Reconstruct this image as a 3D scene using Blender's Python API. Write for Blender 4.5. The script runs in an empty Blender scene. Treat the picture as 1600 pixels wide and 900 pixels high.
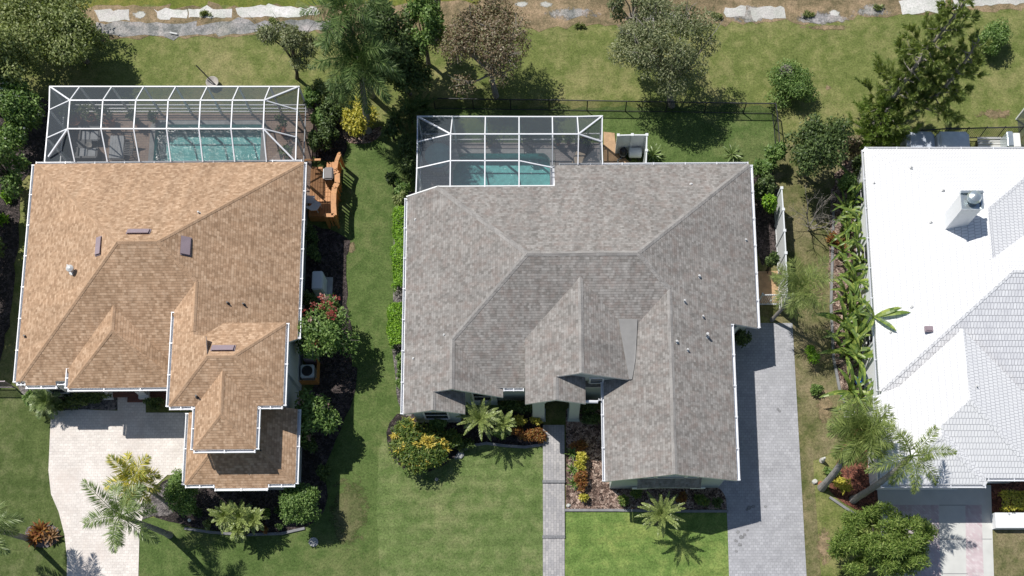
import bpy, math, random
import numpy as np
from mathutils import Vector, Matrix

# ------------------------------------------------------------------ camera, world, sun, exposure
SC = bpy.context.scene
COL = SC.collection
H = 52.0                      # height of the drone above the lawn, metres
F_PX, CX, CY, TILT = 1505.05, 848.2, 867.43, 0.1689   # lens and tilt solved from the roofs, in pixels of the 1600 x 900 picture
cam = bpy.data.cameras.new('drone_camera')
cam_o = bpy.data.objects.new('drone_camera', cam)
COL.objects.link(cam_o)
cam_o.location = (0, 0, H)
cam_o.rotation_euler = (TILT, 0, 0)
cam.sensor_width = 36.0
cam.lens = 36.0 * F_PX / 1600.0
cam.shift_x = (800 - CX) / 1600.0
cam.shift_y = (CY - 450) / 1600.0
cam.clip_end = 3000
SC.camera = cam_o

SUN_DIR = Vector((-0.548, 0.481, 1.0)).normalized()      # towards the sun
elev = math.asin(SUN_DIR.z)
azim = math.atan2(SUN_DIR.x, SUN_DIR.y)
world = bpy.data.worlds.new('World')
SC.world = world
world.use_nodes = True
wn = world.node_tree
bg = wn.nodes['Background']
sky = wn.nodes.new('ShaderNodeTexSky')
sky.sky_type = 'NISHITA'
sky.sun_disc = False
sky.sun_elevation = elev
sky.sun_rotation = azim
sky.air_density = 1.0
sky.dust_density = 0.6
wn.links.new(sky.outputs[0], bg.inputs[0])
bg.inputs[1].default_value = 0.077
sun = bpy.data.lights.new('sun', 'SUN')
sun.energy = 4.7
sun.angle = math.radians(0.53)
sun.color = (1.0, 0.965, 0.91)
sun_o = bpy.data.objects.new('sun', sun)
COL.objects.link(sun_o)
sun_o.rotation_euler = SUN_DIR.to_track_quat('Z', 'Y').to_euler()
SC.view_settings.view_transform = 'Standard'
SC.view_settings.look = 'None'
SC.view_settings.exposure = 0.0
SC.view_settings.gamma = 1.0
SC.render.engine = 'CYCLES'
SC.cycles.max_bounces = 6
SC.cycles.transparent_max_bounces = 12
SC.cycles.caustics_reflective = False
SC.cycles.caustics_refractive = False

# ------------------------------------------------------------------ helpers
ct, st = math.cos(TILT), math.sin(TILT)
def A(u, v, z=0.0):
    """the point at height z that the drone sees at picture position u, v"""
    x, y = (u - CX) / F_PX, -(v - CY) / F_PX
    d = (x, y * ct + st, y * st - ct)
    k = (z - H) / d[2]
    return Vector((d[0] * k, d[1] * k, z))

def P2(pts, z=0.0):
    return [A(u, v, z).to_2d() for u, v in pts]

def tag(o, label=None, cat=None, group=None, kind=None):
    if label: o['label'] = label
    if cat: o['category'] = cat
    if group: o['group'] = group
    if kind: o['kind'] = kind
    return o

def thing(name, label, cat, loc=(0, 0, 0), rot=0.0, group=None):
    o = bpy.data.objects.new(name, None)
    o.empty_display_size = 0.3
    COL.objects.link(o)
    o.location = loc
    o.rotation_euler = (0, 0, rot)
    return tag(o, label, cat, group)

class MB:
    """collects faces and links them as ONE mesh object"""
    def __init__(self):
        self.v, self.f, self.m, self.uv = [], [], [], []
    def face(self, pts, m=0, uv=None):
        i = len(self.v)
        self.v += [tuple(p) for p in pts]
        self.f.append(list(range(i, i + len(pts))))
        self.m.append(m)
        self.uv.append(uv or [(p[0], p[1]) for p in pts])
    def box(self, c, s, rz=0.0, m=0, rot=None):
        R = rot or Matrix.Rotation(rz, 3, 'Z')
        c = Vector(c)
        h = Vector(s) / 2
        q = [c + R @ Vector((sx * h.x, sy * h.y, sz * h.z)) for sx in (-1, 1) for sy in (-1, 1) for sz in (-1, 1)]
        for ids in ((0, 1, 3, 2), (4, 6, 7, 5), (0, 4, 5, 1), (2, 3, 7, 6), (0, 2, 6, 4), (1, 5, 7, 3)):
            self.face([q[i] for i in ids], m)
    def span(self, lo, hi, m=0):
        lo, hi = Vector(lo), Vector(hi)
        self.box((lo + hi) / 2, hi - lo, 0, m)
    def bar(self, p, q, w, h, m=0):
        p, q = Vector(p), Vector(q)
        d = q - p
        L = d.length
        if L < 1e-5: return
        x = d / L
        up = Vector((0, 0, 1)) if abs(x.z) < 0.95 else Vector((0, 1, 0))
        y = up.cross(x).normalized()
        z = x.cross(y)
        R = Matrix((x, y, z)).transposed()
        self.box((p + q) / 2, (L, w, h), 0, m, R)
    def prism(self, poly, z0, z1, m=0, mside=None):
        poly = [Vector((p[0], p[1])) for p in poly]
        a = sum(poly[i].x * poly[(i + 1) % len(poly)].y - poly[(i + 1) % len(poly)].x * poly[i].y for i in range(len(poly)))
        if a < 0: poly.reverse()
        self.face([(p.x, p.y, z1) for p in poly], m)
        self.face([(p.x, p.y, z0) for p in reversed(poly)], m)
        for i in range(len(poly)):
            a, b = poly[i], poly[(i + 1) % len(poly)]
            self.face([(a.x, a.y, z0), (b.x, b.y, z0), (b.x, b.y, z1), (a.x, a.y, z1)], m if mside is None else mside)
    def slab(self, pts, t, mtop=0, mside=1):
        """a sloping roof face with thickness t; picture rows of shingles follow the eave"""
        pts = [Vector(p) for p in pts]
        n = Vector((0, 0, 0))
        for i in range(len(pts)):
            a, b = pts[i], pts[(i + 1) % len(pts)]
            n += a.cross(b)
        if n.z < 0:
            pts.reverse()
            n = -n
        n.normalize()
        u = Vector((0, 0, 1)).cross(n)
        u = u.normalized() if u.length > 1e-3 else Vector((1, 0, 0))
        w = n.cross(u)
        self.face(pts, mtop, [(p.dot(u), p.dot(w)) for p in pts])
        low = [p - Vector((0, 0, t)) for p in pts]
        self.face(list(reversed(low)), mside)
        for i in range(len(pts)):
            j = (i + 1) % len(pts)
            self.face([low[i], low[j], pts[j], pts[i]], mside)
    def tube(self, pts, radii, n=8, m=0, cap=True):
        pts = [Vector(p) for p in pts]
        if not hasattr(radii, '__len__'): radii = [radii] * len(pts)
        rings = []
        for i, p in enumerate(pts):
            d = (pts[min(i + 1, len(pts) - 1)] - pts[max(i - 1, 0)]).normalized()
            a = Vector((1, 0, 0)) if abs(d.x) < 0.8 else Vector((0, 1, 0))
            x = d.cross(a).normalized()
            y = d.cross(x)
            rings.append([p + (x * math.cos(2 * math.pi * k / n) + y * math.sin(2 * math.pi * k / n)) * radii[i] for k in range(n)])
        for i in range(len(rings) - 1):
            for k in range(n):
                self.face([rings[i][k], rings[i][(k + 1) % n], rings[i + 1][(k + 1) % n], rings[i + 1][k]], m)
        if cap:
            self.face(list(reversed(rings[0])), m)
            self.face(rings[-1], m)
    def lathe(self, c, prof, n=16, m=0):
        c = Vector(c)
        rings = [[c + Vector((r * math.cos(2 * math.pi * k / n), r * math.sin(2 * math.pi * k / n), z)) for k in range(n)] for r, z in prof]
        for i in range(len(rings) - 1):
            for k in range(n):
                self.face([rings[i][k], rings[i][(k + 1) % n], rings[i + 1][(k + 1) % n], rings[i + 1][k]], m)
        self.face(rings[-1], m)
        self.face(list(reversed(rings[0])), m)
    def build(self, name, mats, parent=None, smooth=False, bevel=0.0):
        me = bpy.data.meshes.new(name)
        me.from_pydata(self.v, [], self.f)
        if not isinstance(mats, (list, tuple)): mats = [mats]
        for mt in mats: me.materials.append(mt)
        me.polygons.foreach_set('material_index', self.m)
        ul = me.uv_layers.new(name='UVMap')
        flat = [c for f in self.uv for q in f for c in q]
        ul.data.foreach_set('uv', flat)
        if smooth:
            me.polygons.foreach_set('use_smooth', [True] * len(self.f))
        me.validate()
        o = bpy.data.objects.new(name, me)
        COL.objects.link(o)
        if parent: o.parent = parent
        if bevel:
            import bmesh
            bm = bmesh.new()
            bm.from_mesh(me)
            bmesh.ops.remove_doubles(bm, verts=bm.verts, dist=1e-4)
            bmesh.ops.recalc_face_normals(bm, faces=bm.faces)
            bmesh.ops.bevel(bm, geom=bm.edges[:], offset=bevel, segments=2, affect='EDGES', clamp_overlap=True)
            bm.to_mesh(me)
            bm.free()
        return o

def dup(root, loc, rz=0.0, label=None, group=None):
    r = root.copy()
    COL.objects.link(r)
    r.location = loc
    r.rotation_euler = (0, 0, rz)
    if label: r['label'] = label
    if group: r['group'] = group
    for ch in list(root.children):
        c = ch.copy()
        COL.objects.link(c)
        c.parent = r
        for g in ch.children:
            d = g.copy()
            COL.objects.link(d)
            d.parent = c
    return r

# ------------------------------------------------------------------ materials
def nt(name):
    m = bpy.data.materials.new(name)
    m.use_nodes = True
    t = m.node_tree
    b = t.nodes['Principled BSDF']
    return m, t, b

def N(t, typ, **kw):
    n = t.nodes.new(typ)
    for k, v in kw.items(): setattr(n, k, v)
    return n

def col(c): return (c[0], c[1], c[2], 1.0)

def ramp(t, fac, stops):
    r = N(t, 'ShaderNodeValToRGB')
    el = r.color_ramp.elements
    while len(el) < len(stops): el.new(0.5)
    for e, (p, c) in zip(el, stops):
        e.position = p
        e.color = col(c)
    t.links.new(fac, r.inputs[0])
    return r.outputs[0]

def noise(t, vec, scale, detail=4, rough=0.6, dist=0.0):
    n = N(t, 'ShaderNodeTexNoise')
    n.inputs['Scale'].default_value = scale
    n.inputs['Detail'].default_value = detail
    n.inputs['Roughness'].default_value = rough
    n.inputs['Distortion'].default_value = dist
    if vec is not None: t.links.new(vec, n.inputs['Vector'])
    return n.outputs['Fac']

def mixc(t, fac, a, b, mode='MIX'):
    m = N(t, 'ShaderNodeMix', data_type='RGBA', blend_type=mode)
    for sock, val in ((m.inputs[0], fac), (m.inputs[6], a), (m.inputs[7], b)):
        if hasattr(val, 'links') or isinstance(val, bpy.types.NodeSocket): t.links.new(val, sock)
        elif isinstance(val, (int, float)): sock.default_value = val
        else: sock.default_value = col(val)
    return m.outputs[2]

def math_(t, op, a, b=None):
    m = N(t, 'ShaderNodeMath', operation=op)
    for s, v in zip(m.inputs, (a, b)):
        if v is None: continue
        if isinstance(v, bpy.types.NodeSocket): t.links.new(v, s)
        else: s.default_value = v
    return m.outputs[0]

def bump(t, b, h, strength=0.5, dist=0.02):
    n = N(t, 'ShaderNodeBump')
    n.inputs['Strength'].default_value = strength
    n.inputs['Distance'].default_value = dist
    t.links.new(h, n.inputs['Height'])
    t.links.new(n.outputs[0], b.inputs['Normal'])

def objco(t): return N(t, 'ShaderNodeTexCoord').outputs['Object']

def plain(name, c, rough=0.6, metal=0.0, var=0.12, scale=3.0):
    m, t, b = nt(name)
    f = noise(t, objco(t), scale, 5)
    k = mixc(t, 1.0, c, ramp(t, f, [(0.3, (1 - var,) * 3), (0.7, (1 + var,) * 3)]), 'MULTIPLY')
    t.links.new(k, b.inputs['Base Color'])
    b.inputs['Roughness'].default_value = rough
    b.inputs['Metallic'].default_value = metal
    return m

def grass(name, c_lo, c_hi, c_dry, dry=0.55, stripe=None, fine=0.75):
    m, t, b = nt(name)
    co = objco(t)
    big = noise(t, co, 0.22, 4, 0.55)
    mid = noise(t, co, 1.5, 5, 0.65)
    sml = noise(t, co, 9.0, 4, 0.75)
    tiny = noise(t, co, 21.0, 3, 0.8)
    base = mixc(t, ramp(t, mid, [(0.35, (0, 0, 0)), (0.65, (1, 1, 1))]), c_lo, c_hi)
    d = math_(t, 'ADD', math_(t, 'MULTIPLY', big, 0.6), math_(t, 'MULTIPLY', mid, 0.4))
    base = mixc(t, ramp(t, d, [(dry - 0.08, (0, 0, 0)), (dry + 0.1, (0.85,) * 3)]), base, c_dry)
    base = mixc(t, 1.0, base, ramp(t, noise(t, co, 0.75, 6, 0.7), [(0.35, (0.84, 0.88, 0.82)), (0.65, (1.14, 1.10, 1.12))]), 'MULTIPLY')
    if stripe:
        ang, per, amt = stripe
        mp = N(t, 'ShaderNodeMapping')
        mp.inputs['Rotation'].default_value = (0, 0, ang)
        t.links.new(co, mp.inputs[0])
        w = N(t, 'ShaderNodeTexWave')
        w.inputs['Scale'].default_value = 0.3 / per
        w.inputs['Distortion'].default_value = 1.6
        w.inputs['Detail'].default_value = 2
        w.inputs['Detail Scale'].default_value = 0.6
        t.links.new(mp.outputs[0], w.inputs['Vector'])
        base = mixc(t, 1.0, base, ramp(t, w.outputs['Fac'], [(0.2, (1 - amt,) * 3), (0.8, (1 + amt,) * 3)]), 'MULTIPLY')
    sp = math_(t, 'ADD', math_(t, 'MULTIPLY', sml, 0.6), math_(t, 'MULTIPLY', tiny, 0.4))
    base = mixc(t, 1.0, base, ramp(t, sp, [(0.38, (1 - fine * 0.55,) * 3), (0.5, (1, 1, 1)), (0.62, (1 + fine * 0.5,) * 3)]), 'MULTIPLY')
    t.links.new(base, b.inputs['Base Color'])
    b.inputs['Roughness'].default_value = 0.9
    b.inputs['Specular IOR Level'].default_value = 0.15
    bump(t, b, sp, 0.9, 0.06)
    return m

def mulch(name, c1, c2, c3):
    m, t, b = nt(name)
    co = objco(t)
    v = N(t, 'ShaderNodeTexVoronoi')
    v.inputs['Scale'].default_value = 13
    v.inputs['Randomness'].default_value = 1
    nz = N(t, 'ShaderNodeTexNoise')
    nz.inputs['Scale'].default_value = 6
    t.links.new(co, nz.inputs['Vector'])
    t.links.new(mixc(t, 0.35, co, nz.outputs['Color']), v.inputs['Vector'])
    k = ramp(t, N_sep(t, v.outputs['Color']), [(0.1, c1), (0.5, c2), (0.95, c3)])
    big = noise(t, co, 1.2, 4)
    k = mixc(t, 1.0, k, ramp(t, big, [(0.3, (0.6,) * 3), (0.7, (1.3,) * 3)]), 'MULTIPLY')
    t.links.new(k, b.inputs['Base Color'])
    b.inputs['Roughness'].default_value = 0.95
    bump(t, b, v.outputs['Distance'], 1.0, 0.05)
    return m

def N_sep(t, c):
    s = N(t, 'ShaderNodeSeparateColor')
    t.links.new(c, s.inputs[0])
    return s.outputs[0]

def bricks(t, vec, w, h, c1, c2, mc, mort=0.012, off=0.5):
    n = N(t, 'ShaderNodeTexBrick')
    n.offset = off
    n.inputs['Scale'].default_value = 1.0
    n.inputs['Brick Width'].default_value = w
    n.inputs['Row Height'].default_value = h
    n.inputs['Mortar Size'].default_value = mort
    n.inputs['Mortar Smooth'].default_value = 0.15
    n.inputs['Color1'].default_value = col(c1)
    n.inputs['Color2'].default_value = col(c2)
    n.inputs['Mortar'].default_value = col(mc)
    t.links.new(vec, n.inputs['Vector'])
    return n

def pavers(name, c1, c2, mc, w=0.24, h=0.12, rot=0.0, stain=None, blot=0.14):
    m, t, b = nt(name)
    mp = N(t, 'ShaderNodeMapping')
    mp.inputs['Rotation'].default_value = (0, 0, rot)
    t.links.new(objco(t), mp.inputs[0])
    n = bricks(t, mp.outputs[0], w, h, c1, c2, mc, 0.008)
    k = mixc(t, 1.0, n.outputs['Color'], ramp(t, noise(t, objco(t), 0.9, 5), [(0.3, (1 - blot,) * 3), (0.7, (1 + blot,) * 3)]), 'MULTIPLY')
    k = mixc(t, 1.0, k, ramp(t, noise(t, objco(t), 18, 3, 0.7), [(0.3, (0.86,) * 3), (0.7, (1.1,) * 3)]), 'MULTIPLY')
    if stain:
        k = mixc(t, ramp(t, noise(t, objco(t), 0.5, 6, 0.7), [(0.5, (0, 0, 0)), (0.72, (0.7,) * 3)]), k, stain)
    t.links.new(k, b.inputs['Base Color'])
    b.inputs['Roughness'].default_value = 0.85
    bump(t, b, n.outputs['Fac'], -0.25, 0.01)
    return m

def shingles(name, c1, c2, c3, blotch, line, w=0.19, row=0.135, amt=0.6):
    m, t, b = nt(name)
    uv = N(t, 'ShaderNodeTexCoord').outputs['UV']
    n = bricks(t, uv, w, row, (0, 0, 0), (1, 1, 1), (0.5,) * 3, 0.0)
    n2 = bricks(t, uv, w * 0.62, row, (0, 0, 0), (1, 1, 1), (0.5,) * 3, 0.0, 0.37)
    f = math_(t, 'ADD', math_(t, 'MULTIPLY', N_sep(t, n.outputs['Color']), 0.55), math_(t, 'MULTIPLY', N_sep(t, n2.outputs['Color']), 0.45))
    k = ramp(t, f, [(0.12, c1), (0.5, c2), (0.88, c3)])
    bl = noise(t, uv, 1.7, 5, 0.7)
    k = mixc(t, ramp(t, bl, [(0.47, (0, 0, 0)), (0.66, (amt,) * 3)]), k, blotch)
    k = mixc(t, 1.0, k, ramp(t, noise(t, uv, 26, 2, 0.8), [(0.3, (0.86,) * 3), (0.7, (1.13,) * 3)]), 'MULTIPLY')
    k = mixc(t, 1.0, k, ramp(t, noise(t, uv, 0.25, 4, 0.6), [(0.3, (0.9,) * 3), (0.7, (1.08,) * 3)]), 'MULTIPLY')
    mp = N(t, 'ShaderNodeMapping')
    mp.inputs['Scale'].default_value = (1.1, 0.16, 1)
    t.links.new(uv, mp.inputs[0])
    k = mixc(t, 1.0, k, ramp(t, noise(t, mp.outputs[0], 1.4, 5, 0.65), [(0.32, (0.86, 0.865, 0.87)), (0.62, (1.06, 1.055, 1.05))]), 'MULTIPLY')
    sx = N(t, 'ShaderNodeSeparateXYZ')
    t.links.new(uv, sx.inputs[0])
    fr = math_(t, 'FRACT', math_(t, 'DIVIDE', sx.outputs[1], row))
    k = mixc(t, ramp(t, fr, [(0.0, (line,) * 3), (0.2, (0, 0, 0))]), k, [x * 0.35 for x in c1])  # shadow line at the foot of each shingle row, painted into the colour
    t.links.new(k, b.inputs['Base Color'])
    b.inputs['Roughness'].default_value = 0.92
    b.inputs['Specular IOR Level'].default_value = 0.25
    hh = math_(t, 'ADD', math_(t, 'MULTIPLY', math_(t, 'SUBTRACT', 1.0, fr), 0.7), math_(t, 'MULTIPLY', f, 0.4))
    bump(t, b, hh, 0.55, 0.03)
    return m

def tiles(name, c1, c2, joint, stain, amt):
    m, t, b = nt(name)
    uv = N(t, 'ShaderNodeTexCoord').outputs['UV']
    n = bricks(t, uv, 0.17, 0.32, c1, c2, joint, 0.015)
    k = mixc(t, ramp(t, noise(t, uv, 1.3, 6, 0.75), [(0.42, (0, 0, 0)), (0.66, (amt,) * 3)]), n.outputs['Color'], stain)
    t.links.new(k, b.inputs['Base Color'])
    b.inputs['Roughness'].default_value = 0.7
    sx = N(t, 'ShaderNodeSeparateXYZ')
    t.links.new(uv, sx.inputs[0])
    fr = math_(t, 'FRACT', math_(t, 'DIVIDE', sx.outputs[1], 0.32))
    bump(t, b, math_(t, 'ADD', math_(t, 'SUBTRACT', 1.0, fr), math_(t, 'MULTIPLY', n.outputs['Fac'], -0.4)), 0.4, 0.03)
    return m

def leafmat(name, stops, rough=0.5, trans=0.3, spec=0.35, gain=1.95):
    m, t, b = nt(name)
    g = N(t, 'ShaderNodeNewGeometry')
    co = objco(t)
    f = math_(t, 'ADD', math_(t, 'MULTIPLY', g.outputs['Random Per Island'], 0.72), math_(t, 'MULTIPLY', noise(t, co, 1.1, 3), 0.28))
    n = len(stops)
    k = ramp(t, f, [(0.12 + 0.76 * i / max(1, n - 1), [x * gain for x in c]) for i, c in enumerate(stops)])
    t.links.new(k, b.inputs['Base Color'])
    b.inputs['Roughness'].default_value = rough
    b.inputs['Specular IOR Level'].default_value = spec
    tr = N(t, 'ShaderNodeBsdfTranslucent')
    t.links.new(mixc(t, 1.0, k, (1.25, 1.3, 0.7), 'MULTIPLY'), tr.inputs[0])
    mx = N(t, 'ShaderNodeMixShader')
    mx.inputs[0].default_value = trans
    t.links.new(b.outputs[0], mx.inputs[1])
    t.links.new(tr.outputs[0], mx.inputs[2])
    t.links.new(mx.outputs[0], t.nodes['Material Output'].inputs[0])
    return m

def screen(name, fac, c):
    m, t, b = nt(name)
    tp = N(t, 'ShaderNodeBsdfTransparent')
    df = N(t, 'ShaderNodeBsdfDiffuse')
    df.inputs[0].default_value = col(c)
    mx = N(t, 'ShaderNodeMixShader')
    mx.inputs[0].default_value = fac
    t.links.new(tp.outputs[0], mx.inputs[1])
    t.links.new(df.outputs[0], mx.inputs[2])
    t.links.new(mx.outputs[0], t.nodes['Material Output'].inputs[0])
    return m

def water(name, tint, wave):
    m, t, b = nt(name)
    co = objco(t)
    h = math_(t, 'ADD', noise(t, co, 2.6, 3, 0.6, 0.6), math_(t, 'MULTIPLY', noise(t, co, 9.0, 2, 0.6, 0.4), 0.28))
    bp = N(t, 'ShaderNodeBump')
    bp.inputs['Strength'].default_value = 1.0
    bp.inputs['Distance'].default_value = wave
    t.links.new(h, bp.inputs['Height'])
    gl = N(t, 'ShaderNodeBsdfGlossy')
    gl.inputs['Roughness'].default_value = 0.11
    t.links.new(bp.outputs[0], gl.inputs['Normal'])
    tp = N(t, 'ShaderNodeBsdfTransparent')
    tp.inputs[0].default_value = col(tint)
    fr = N(t, 'ShaderNodeFresnel')
    fr.inputs[0].default_value = 1.33
    t.links.new(bp.outputs[0], fr.inputs['Normal'])
    mx = N(t, 'ShaderNodeMixShader')
    t.links.new(fr.outputs[0], mx.inputs[0])
    t.links.new(tp.outputs[0], mx.inputs[1])
    t.links.new(gl.outputs[0], mx.inputs[2])
    t.links.new(mx.outputs[0], t.nodes['Material Output'].inputs[0])
    return m

def patchy(name, src):
    """the same ground, breaking up raggedly into what lies beneath towards the rim of the sheet"""
    m = src.copy()
    m.name = name
    t = m.node_tree
    tc = N(t, 'ShaderNodeTexCoord')
    sx = N(t, 'ShaderNodeSeparateXYZ')
    t.links.new(tc.outputs['Generated'], sx.inputs[0])
    dx = math_(t, 'ABSOLUTE', math_(t, 'SUBTRACT', sx.outputs[0], 0.5))
    dy = math_(t, 'ABSOLUTE', math_(t, 'SUBTRACT', sx.outputs[1], 0.5))
    d = math_(t, 'SQRT', math_(t, 'ADD', math_(t, 'MULTIPLY', dx, dx), math_(t, 'MULTIPLY', dy, dy)))
    f = math_(t, 'ADD', math_(t, 'SUBTRACT', 1.0, math_(t, 'MULTIPLY', d, 1.75)), math_(t, 'MULTIPLY', math_(t, 'SUBTRACT', noise(t, tc.outputs['Object'], 2.2, 8, 0.72), 0.5), 1.7))
    r_ = ramp(t, f, [(0.38, (0, 0, 0)), (0.62, (1, 1, 1))])
    mx = N(t, 'ShaderNodeMixShader')
    tp = N(t, 'ShaderNodeBsdfTransparent')
    t.links.new(r_, mx.inputs[0])
    t.links.new(tp.outputs[0], mx.inputs[1])
    t.links.new(t.nodes['Principled BSDF'].outputs[0], mx.inputs[2])
    t.links.new(mx.outputs[0], t.nodes['Material Output'].inputs[0])
    return m

M = {}
M['white'] = plain('white_paint', (0.78, 0.78, 0.76), 0.45, var=0.04)
M['alu'] = plain('white_aluminium', (0.80, 0.81, 0.83), 0.4, var=0.03)
M['gutter'] = plain('gutter_white', (0.74, 0.75, 0.78), 0.4, var=0.05)
M['wall_sage'] = plain('stucco_sage', (0.50, 0.55, 0.50), 0.9, var=0.05, scale=8)
M['wall_grey'] = plain('stucco_pale_grey', (0.52, 0.55, 0.56), 0.9, var=0.05, scale=8)
M['wall_white'] = plain('stucco_white', (0.80, 0.81, 0.82), 0.9, var=0.04, scale=8)
M['glass'] = plain('dark_glass', (0.03, 0.035, 0.045), 0.08)
M['dark'] = plain('dark_metal', (0.03, 0.03, 0.035), 0.5)
M['vent'] = plain('vent_metal', (0.30, 0.235, 0.26), 0.5, var=0.08)
M['pipe'] = plain('vent_pipe', (0.55, 0.55, 0.54), 0.5)
M['steel'] = plain('galvanised_steel', (0.62, 0.68, 0.70), 0.25, 0.7)
M['concrete'] = plain('concrete', (0.40, 0.40, 0.39), 0.9, var=0.18)
M['curb'] = plain('edging_concrete', (0.24, 0.24, 0.245), 0.9, var=0.2)
M['wood_orange'] = plain('stained_cedar', (0.52, 0.235, 0.075), 0.55, var=0.2, scale=6)
M['wood_tan'] = plain('tan_boards', (0.45, 0.29, 0.16), 0.7, var=0.2, scale=6)
M['bark'] = plain('grey_bark', (0.17, 0.15, 0.125), 0.95, var=0.3, scale=9)
M['bark_pale'] = plain('pale_bark', (0.30, 0.27, 0.235), 0.95, var=0.3, scale=9)
M['bark_dark'] = plain('dark_bark', (0.075, 0.06, 0.05), 0.95, var=0.3, scale=9)
M['palm_bark'] = plain('palm_trunk', (0.27, 0.255, 0.24), 0.9, var=0.25, scale=5)
M['tarp'] = plain('pale_cover', (0.52, 0.57, 0.66), 0.6, var=0.12, scale=2)
M['tarp2'] = plain('white_cover', (0.74, 0.77, 0.80), 0.6, var=0.14, scale=2)
M['cushion'] = plain('pale_cushion', (0.52, 0.53, 0.54), 0.9)
M['cushion_tan'] = plain('tan_cushion', (0.52, 0.42, 0.32), 0.9)
M['stone'] = plain('grey_stone', (0.42, 0.39, 0.35), 0.9, var=0.25)
M['blue'] = plain('blue_plastic', (0.03, 0.16, 0.50), 0.4)
M['terra'] = plain('terracotta', (0.36, 0.14, 0.07), 0.8, var=0.2)
M['vinyl'] = plain('white_vinyl', (0.72, 0.74, 0.74), 0.4, var=0.04)
M['unit'] = plain('unit_paint', (0.62, 0.66, 0.68), 0.5, var=0.05)
M['red_brick'] = pavers('red_brick_paving', (0.18, 0.075, 0.055), (0.24, 0.10, 0.07), (0.10, 0.07, 0.06))
M['shingle_grey'] = shingles('shingles_grey', (0.20, 0.186, 0.171), (0.28, 0.263, 0.245), (0.355, 0.336, 0.315), (0.25, 0.198, 0.175), 0.4, amt=0.6)
M['cap_grey'] = shingles('ridge_shingles_grey', (0.26, 0.245, 0.23), (0.31, 0.295, 0.28), (0.35, 0.335, 0.315), (0.30, 0.27, 0.25), 0.3, 0.5, 0.2, 0.4)
M['membrane'] = plain('cricket_membrane', (0.265, 0.258, 0.248), 0.8, var=0.08)
M['shingle_tan'] = shingles('shingles_tan', (0.33, 0.21, 0.128), (0.455, 0.30, 0.19), (0.585, 0.41, 0.275), (0.435, 0.27, 0.165), 0.45, amt=0.4)
M['cap_tan'] = shingles('ridge_shingles_tan', (0.41, 0.265, 0.165), (0.455, 0.30, 0.19), (0.51, 0.345, 0.225), (0.44, 0.28, 0.175), 0.2, 0.5, 0.2, 0.3)
M['tile_white'] = tiles('white_roof_tiles', (0.87, 0.87, 0.87), (0.83, 0.83, 0.84), (0.45, 0.45, 0.47), (0.68, 0.68, 0.70), 0.3)
M['tile_mottled'] = tiles('mottled_white_tiles', (0.86, 0.86, 0.87), (0.76, 0.76, 0.78), (0.36, 0.36, 0.38), (0.56, 0.56, 0.59), 0.55)  # greyer, more mottled tiles for the main south slope
M['paver_cream'] = pavers('cream_pavers', (0.78, 0.725, 0.67), (0.69, 0.63, 0.58), (0.54, 0.49, 0.45), 0.24, 0.16, blot=0.12, stain=(.62, .53, .47))
M['paver_grey'] = pavers('grey_pavers', (0.44, 0.44, 0.46), (0.36, 0.36, 0.38), (0.24, 0.24, 0.25), 0.22, 0.16, blot=0.13, stain=(.34, .34, .355))
M['paver_walk'] = pavers('walk_pavers', (0.45, 0.43, 0.42), (0.33, 0.32, 0.325), (0.2, 0.2, 0.2), 0.26, 0.15, 1.5708, blot=.16)
M['paver_band'] = pavers('band_pavers', (0.28, 0.28, 0.29), (0.23, 0.23, 0.24), (0.12, 0.12, 0.12), 0.2, 0.3)
M['paver_deck'] = pavers('tan_deck_pavers', (0.50, 0.37, 0.29), (0.40, 0.295, 0.235), (0.25, 0.19, 0.16), 0.3, 0.15)
M['paver_deck2'] = pavers('grey_deck_pavers', (0.40, 0.355, 0.34), (0.31, 0.275, 0.265), (0.2, 0.18, 0.17), 0.3, 0.15)
M['paver_pink'] = pavers('pink_pavers', (0.56, 0.44, 0.46), (0.66, 0.60, 0.60), (0.42, 0.35, 0.36), 0.22, 0.11, 0.785)
M['slab_conc'] = plain('pale_concrete', (0.60, 0.60, 0.57), 0.9, var=0.07, scale=1.2)
M['grass_base'] = grass('lawn_rear', (0.135, 0.165, 0.045), (0.18, 0.205, 0.066), (0.27, 0.25, 0.11), 0.54)
M['grass_yard'] = grass('lawn_yard', (0.085, 0.132, 0.036), (0.115, 0.163, 0.05), (0.155, 0.172, 0.068), 0.58)
M['grass_left'] = grass('lawn_olive', (0.078, 0.11, 0.032), (0.107, 0.142, 0.046), (0.16, 0.17, 0.08), 0.57)
M['grass_front'] = grass('lawn_front', (0.115, 0.168, 0.05), (0.155, 0.205, 0.072), (0.205, 0.22, 0.098), 0.56, (1.5708, 0.7, 0.05))
M['grass_bright'] = grass('lawn_bright', (0.13, 0.205, 0.05), (0.17, 0.25, 0.068), (0.27, 0.315, 0.09), 0.55, (1.45, 0.8, 0.05))
M['grass_thin'] = grass('lawn_thin', (0.095, 0.118, 0.042), (0.122, 0.135, 0.054), (0.16, 0.15, 0.076), 0.5)
M['grass_dry'] = grass('lawn_dry', (0.105, 0.118, 0.042), (0.145, 0.145, 0.055), (0.25, 0.21, 0.125), 0.52)
M['grass_bank'] = grass('lawn_bank', (0.13, 0.16, 0.03), (0.17, 0.19, 0.04), (0.26, 0.22, 0.06), 0.55)
M['soil_bank'] = grass('bank_soil', (0.16, 0.13, 0.075), (0.25, 0.19, 0.11), (0.36, 0.27, 0.17), 0.52)
M['silt'] = grass('bank_silt', (0.19, 0.19, 0.19), (0.36, 0.355, 0.35), (0.46, 0.41, 0.36), 0.56)
M['bank_slab'] = grass('bank_concrete', (0.60, 0.59, 0.56), (0.74, 0.73, 0.70), (0.38, 0.37, 0.34), 0.53, None, 0.4)
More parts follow.
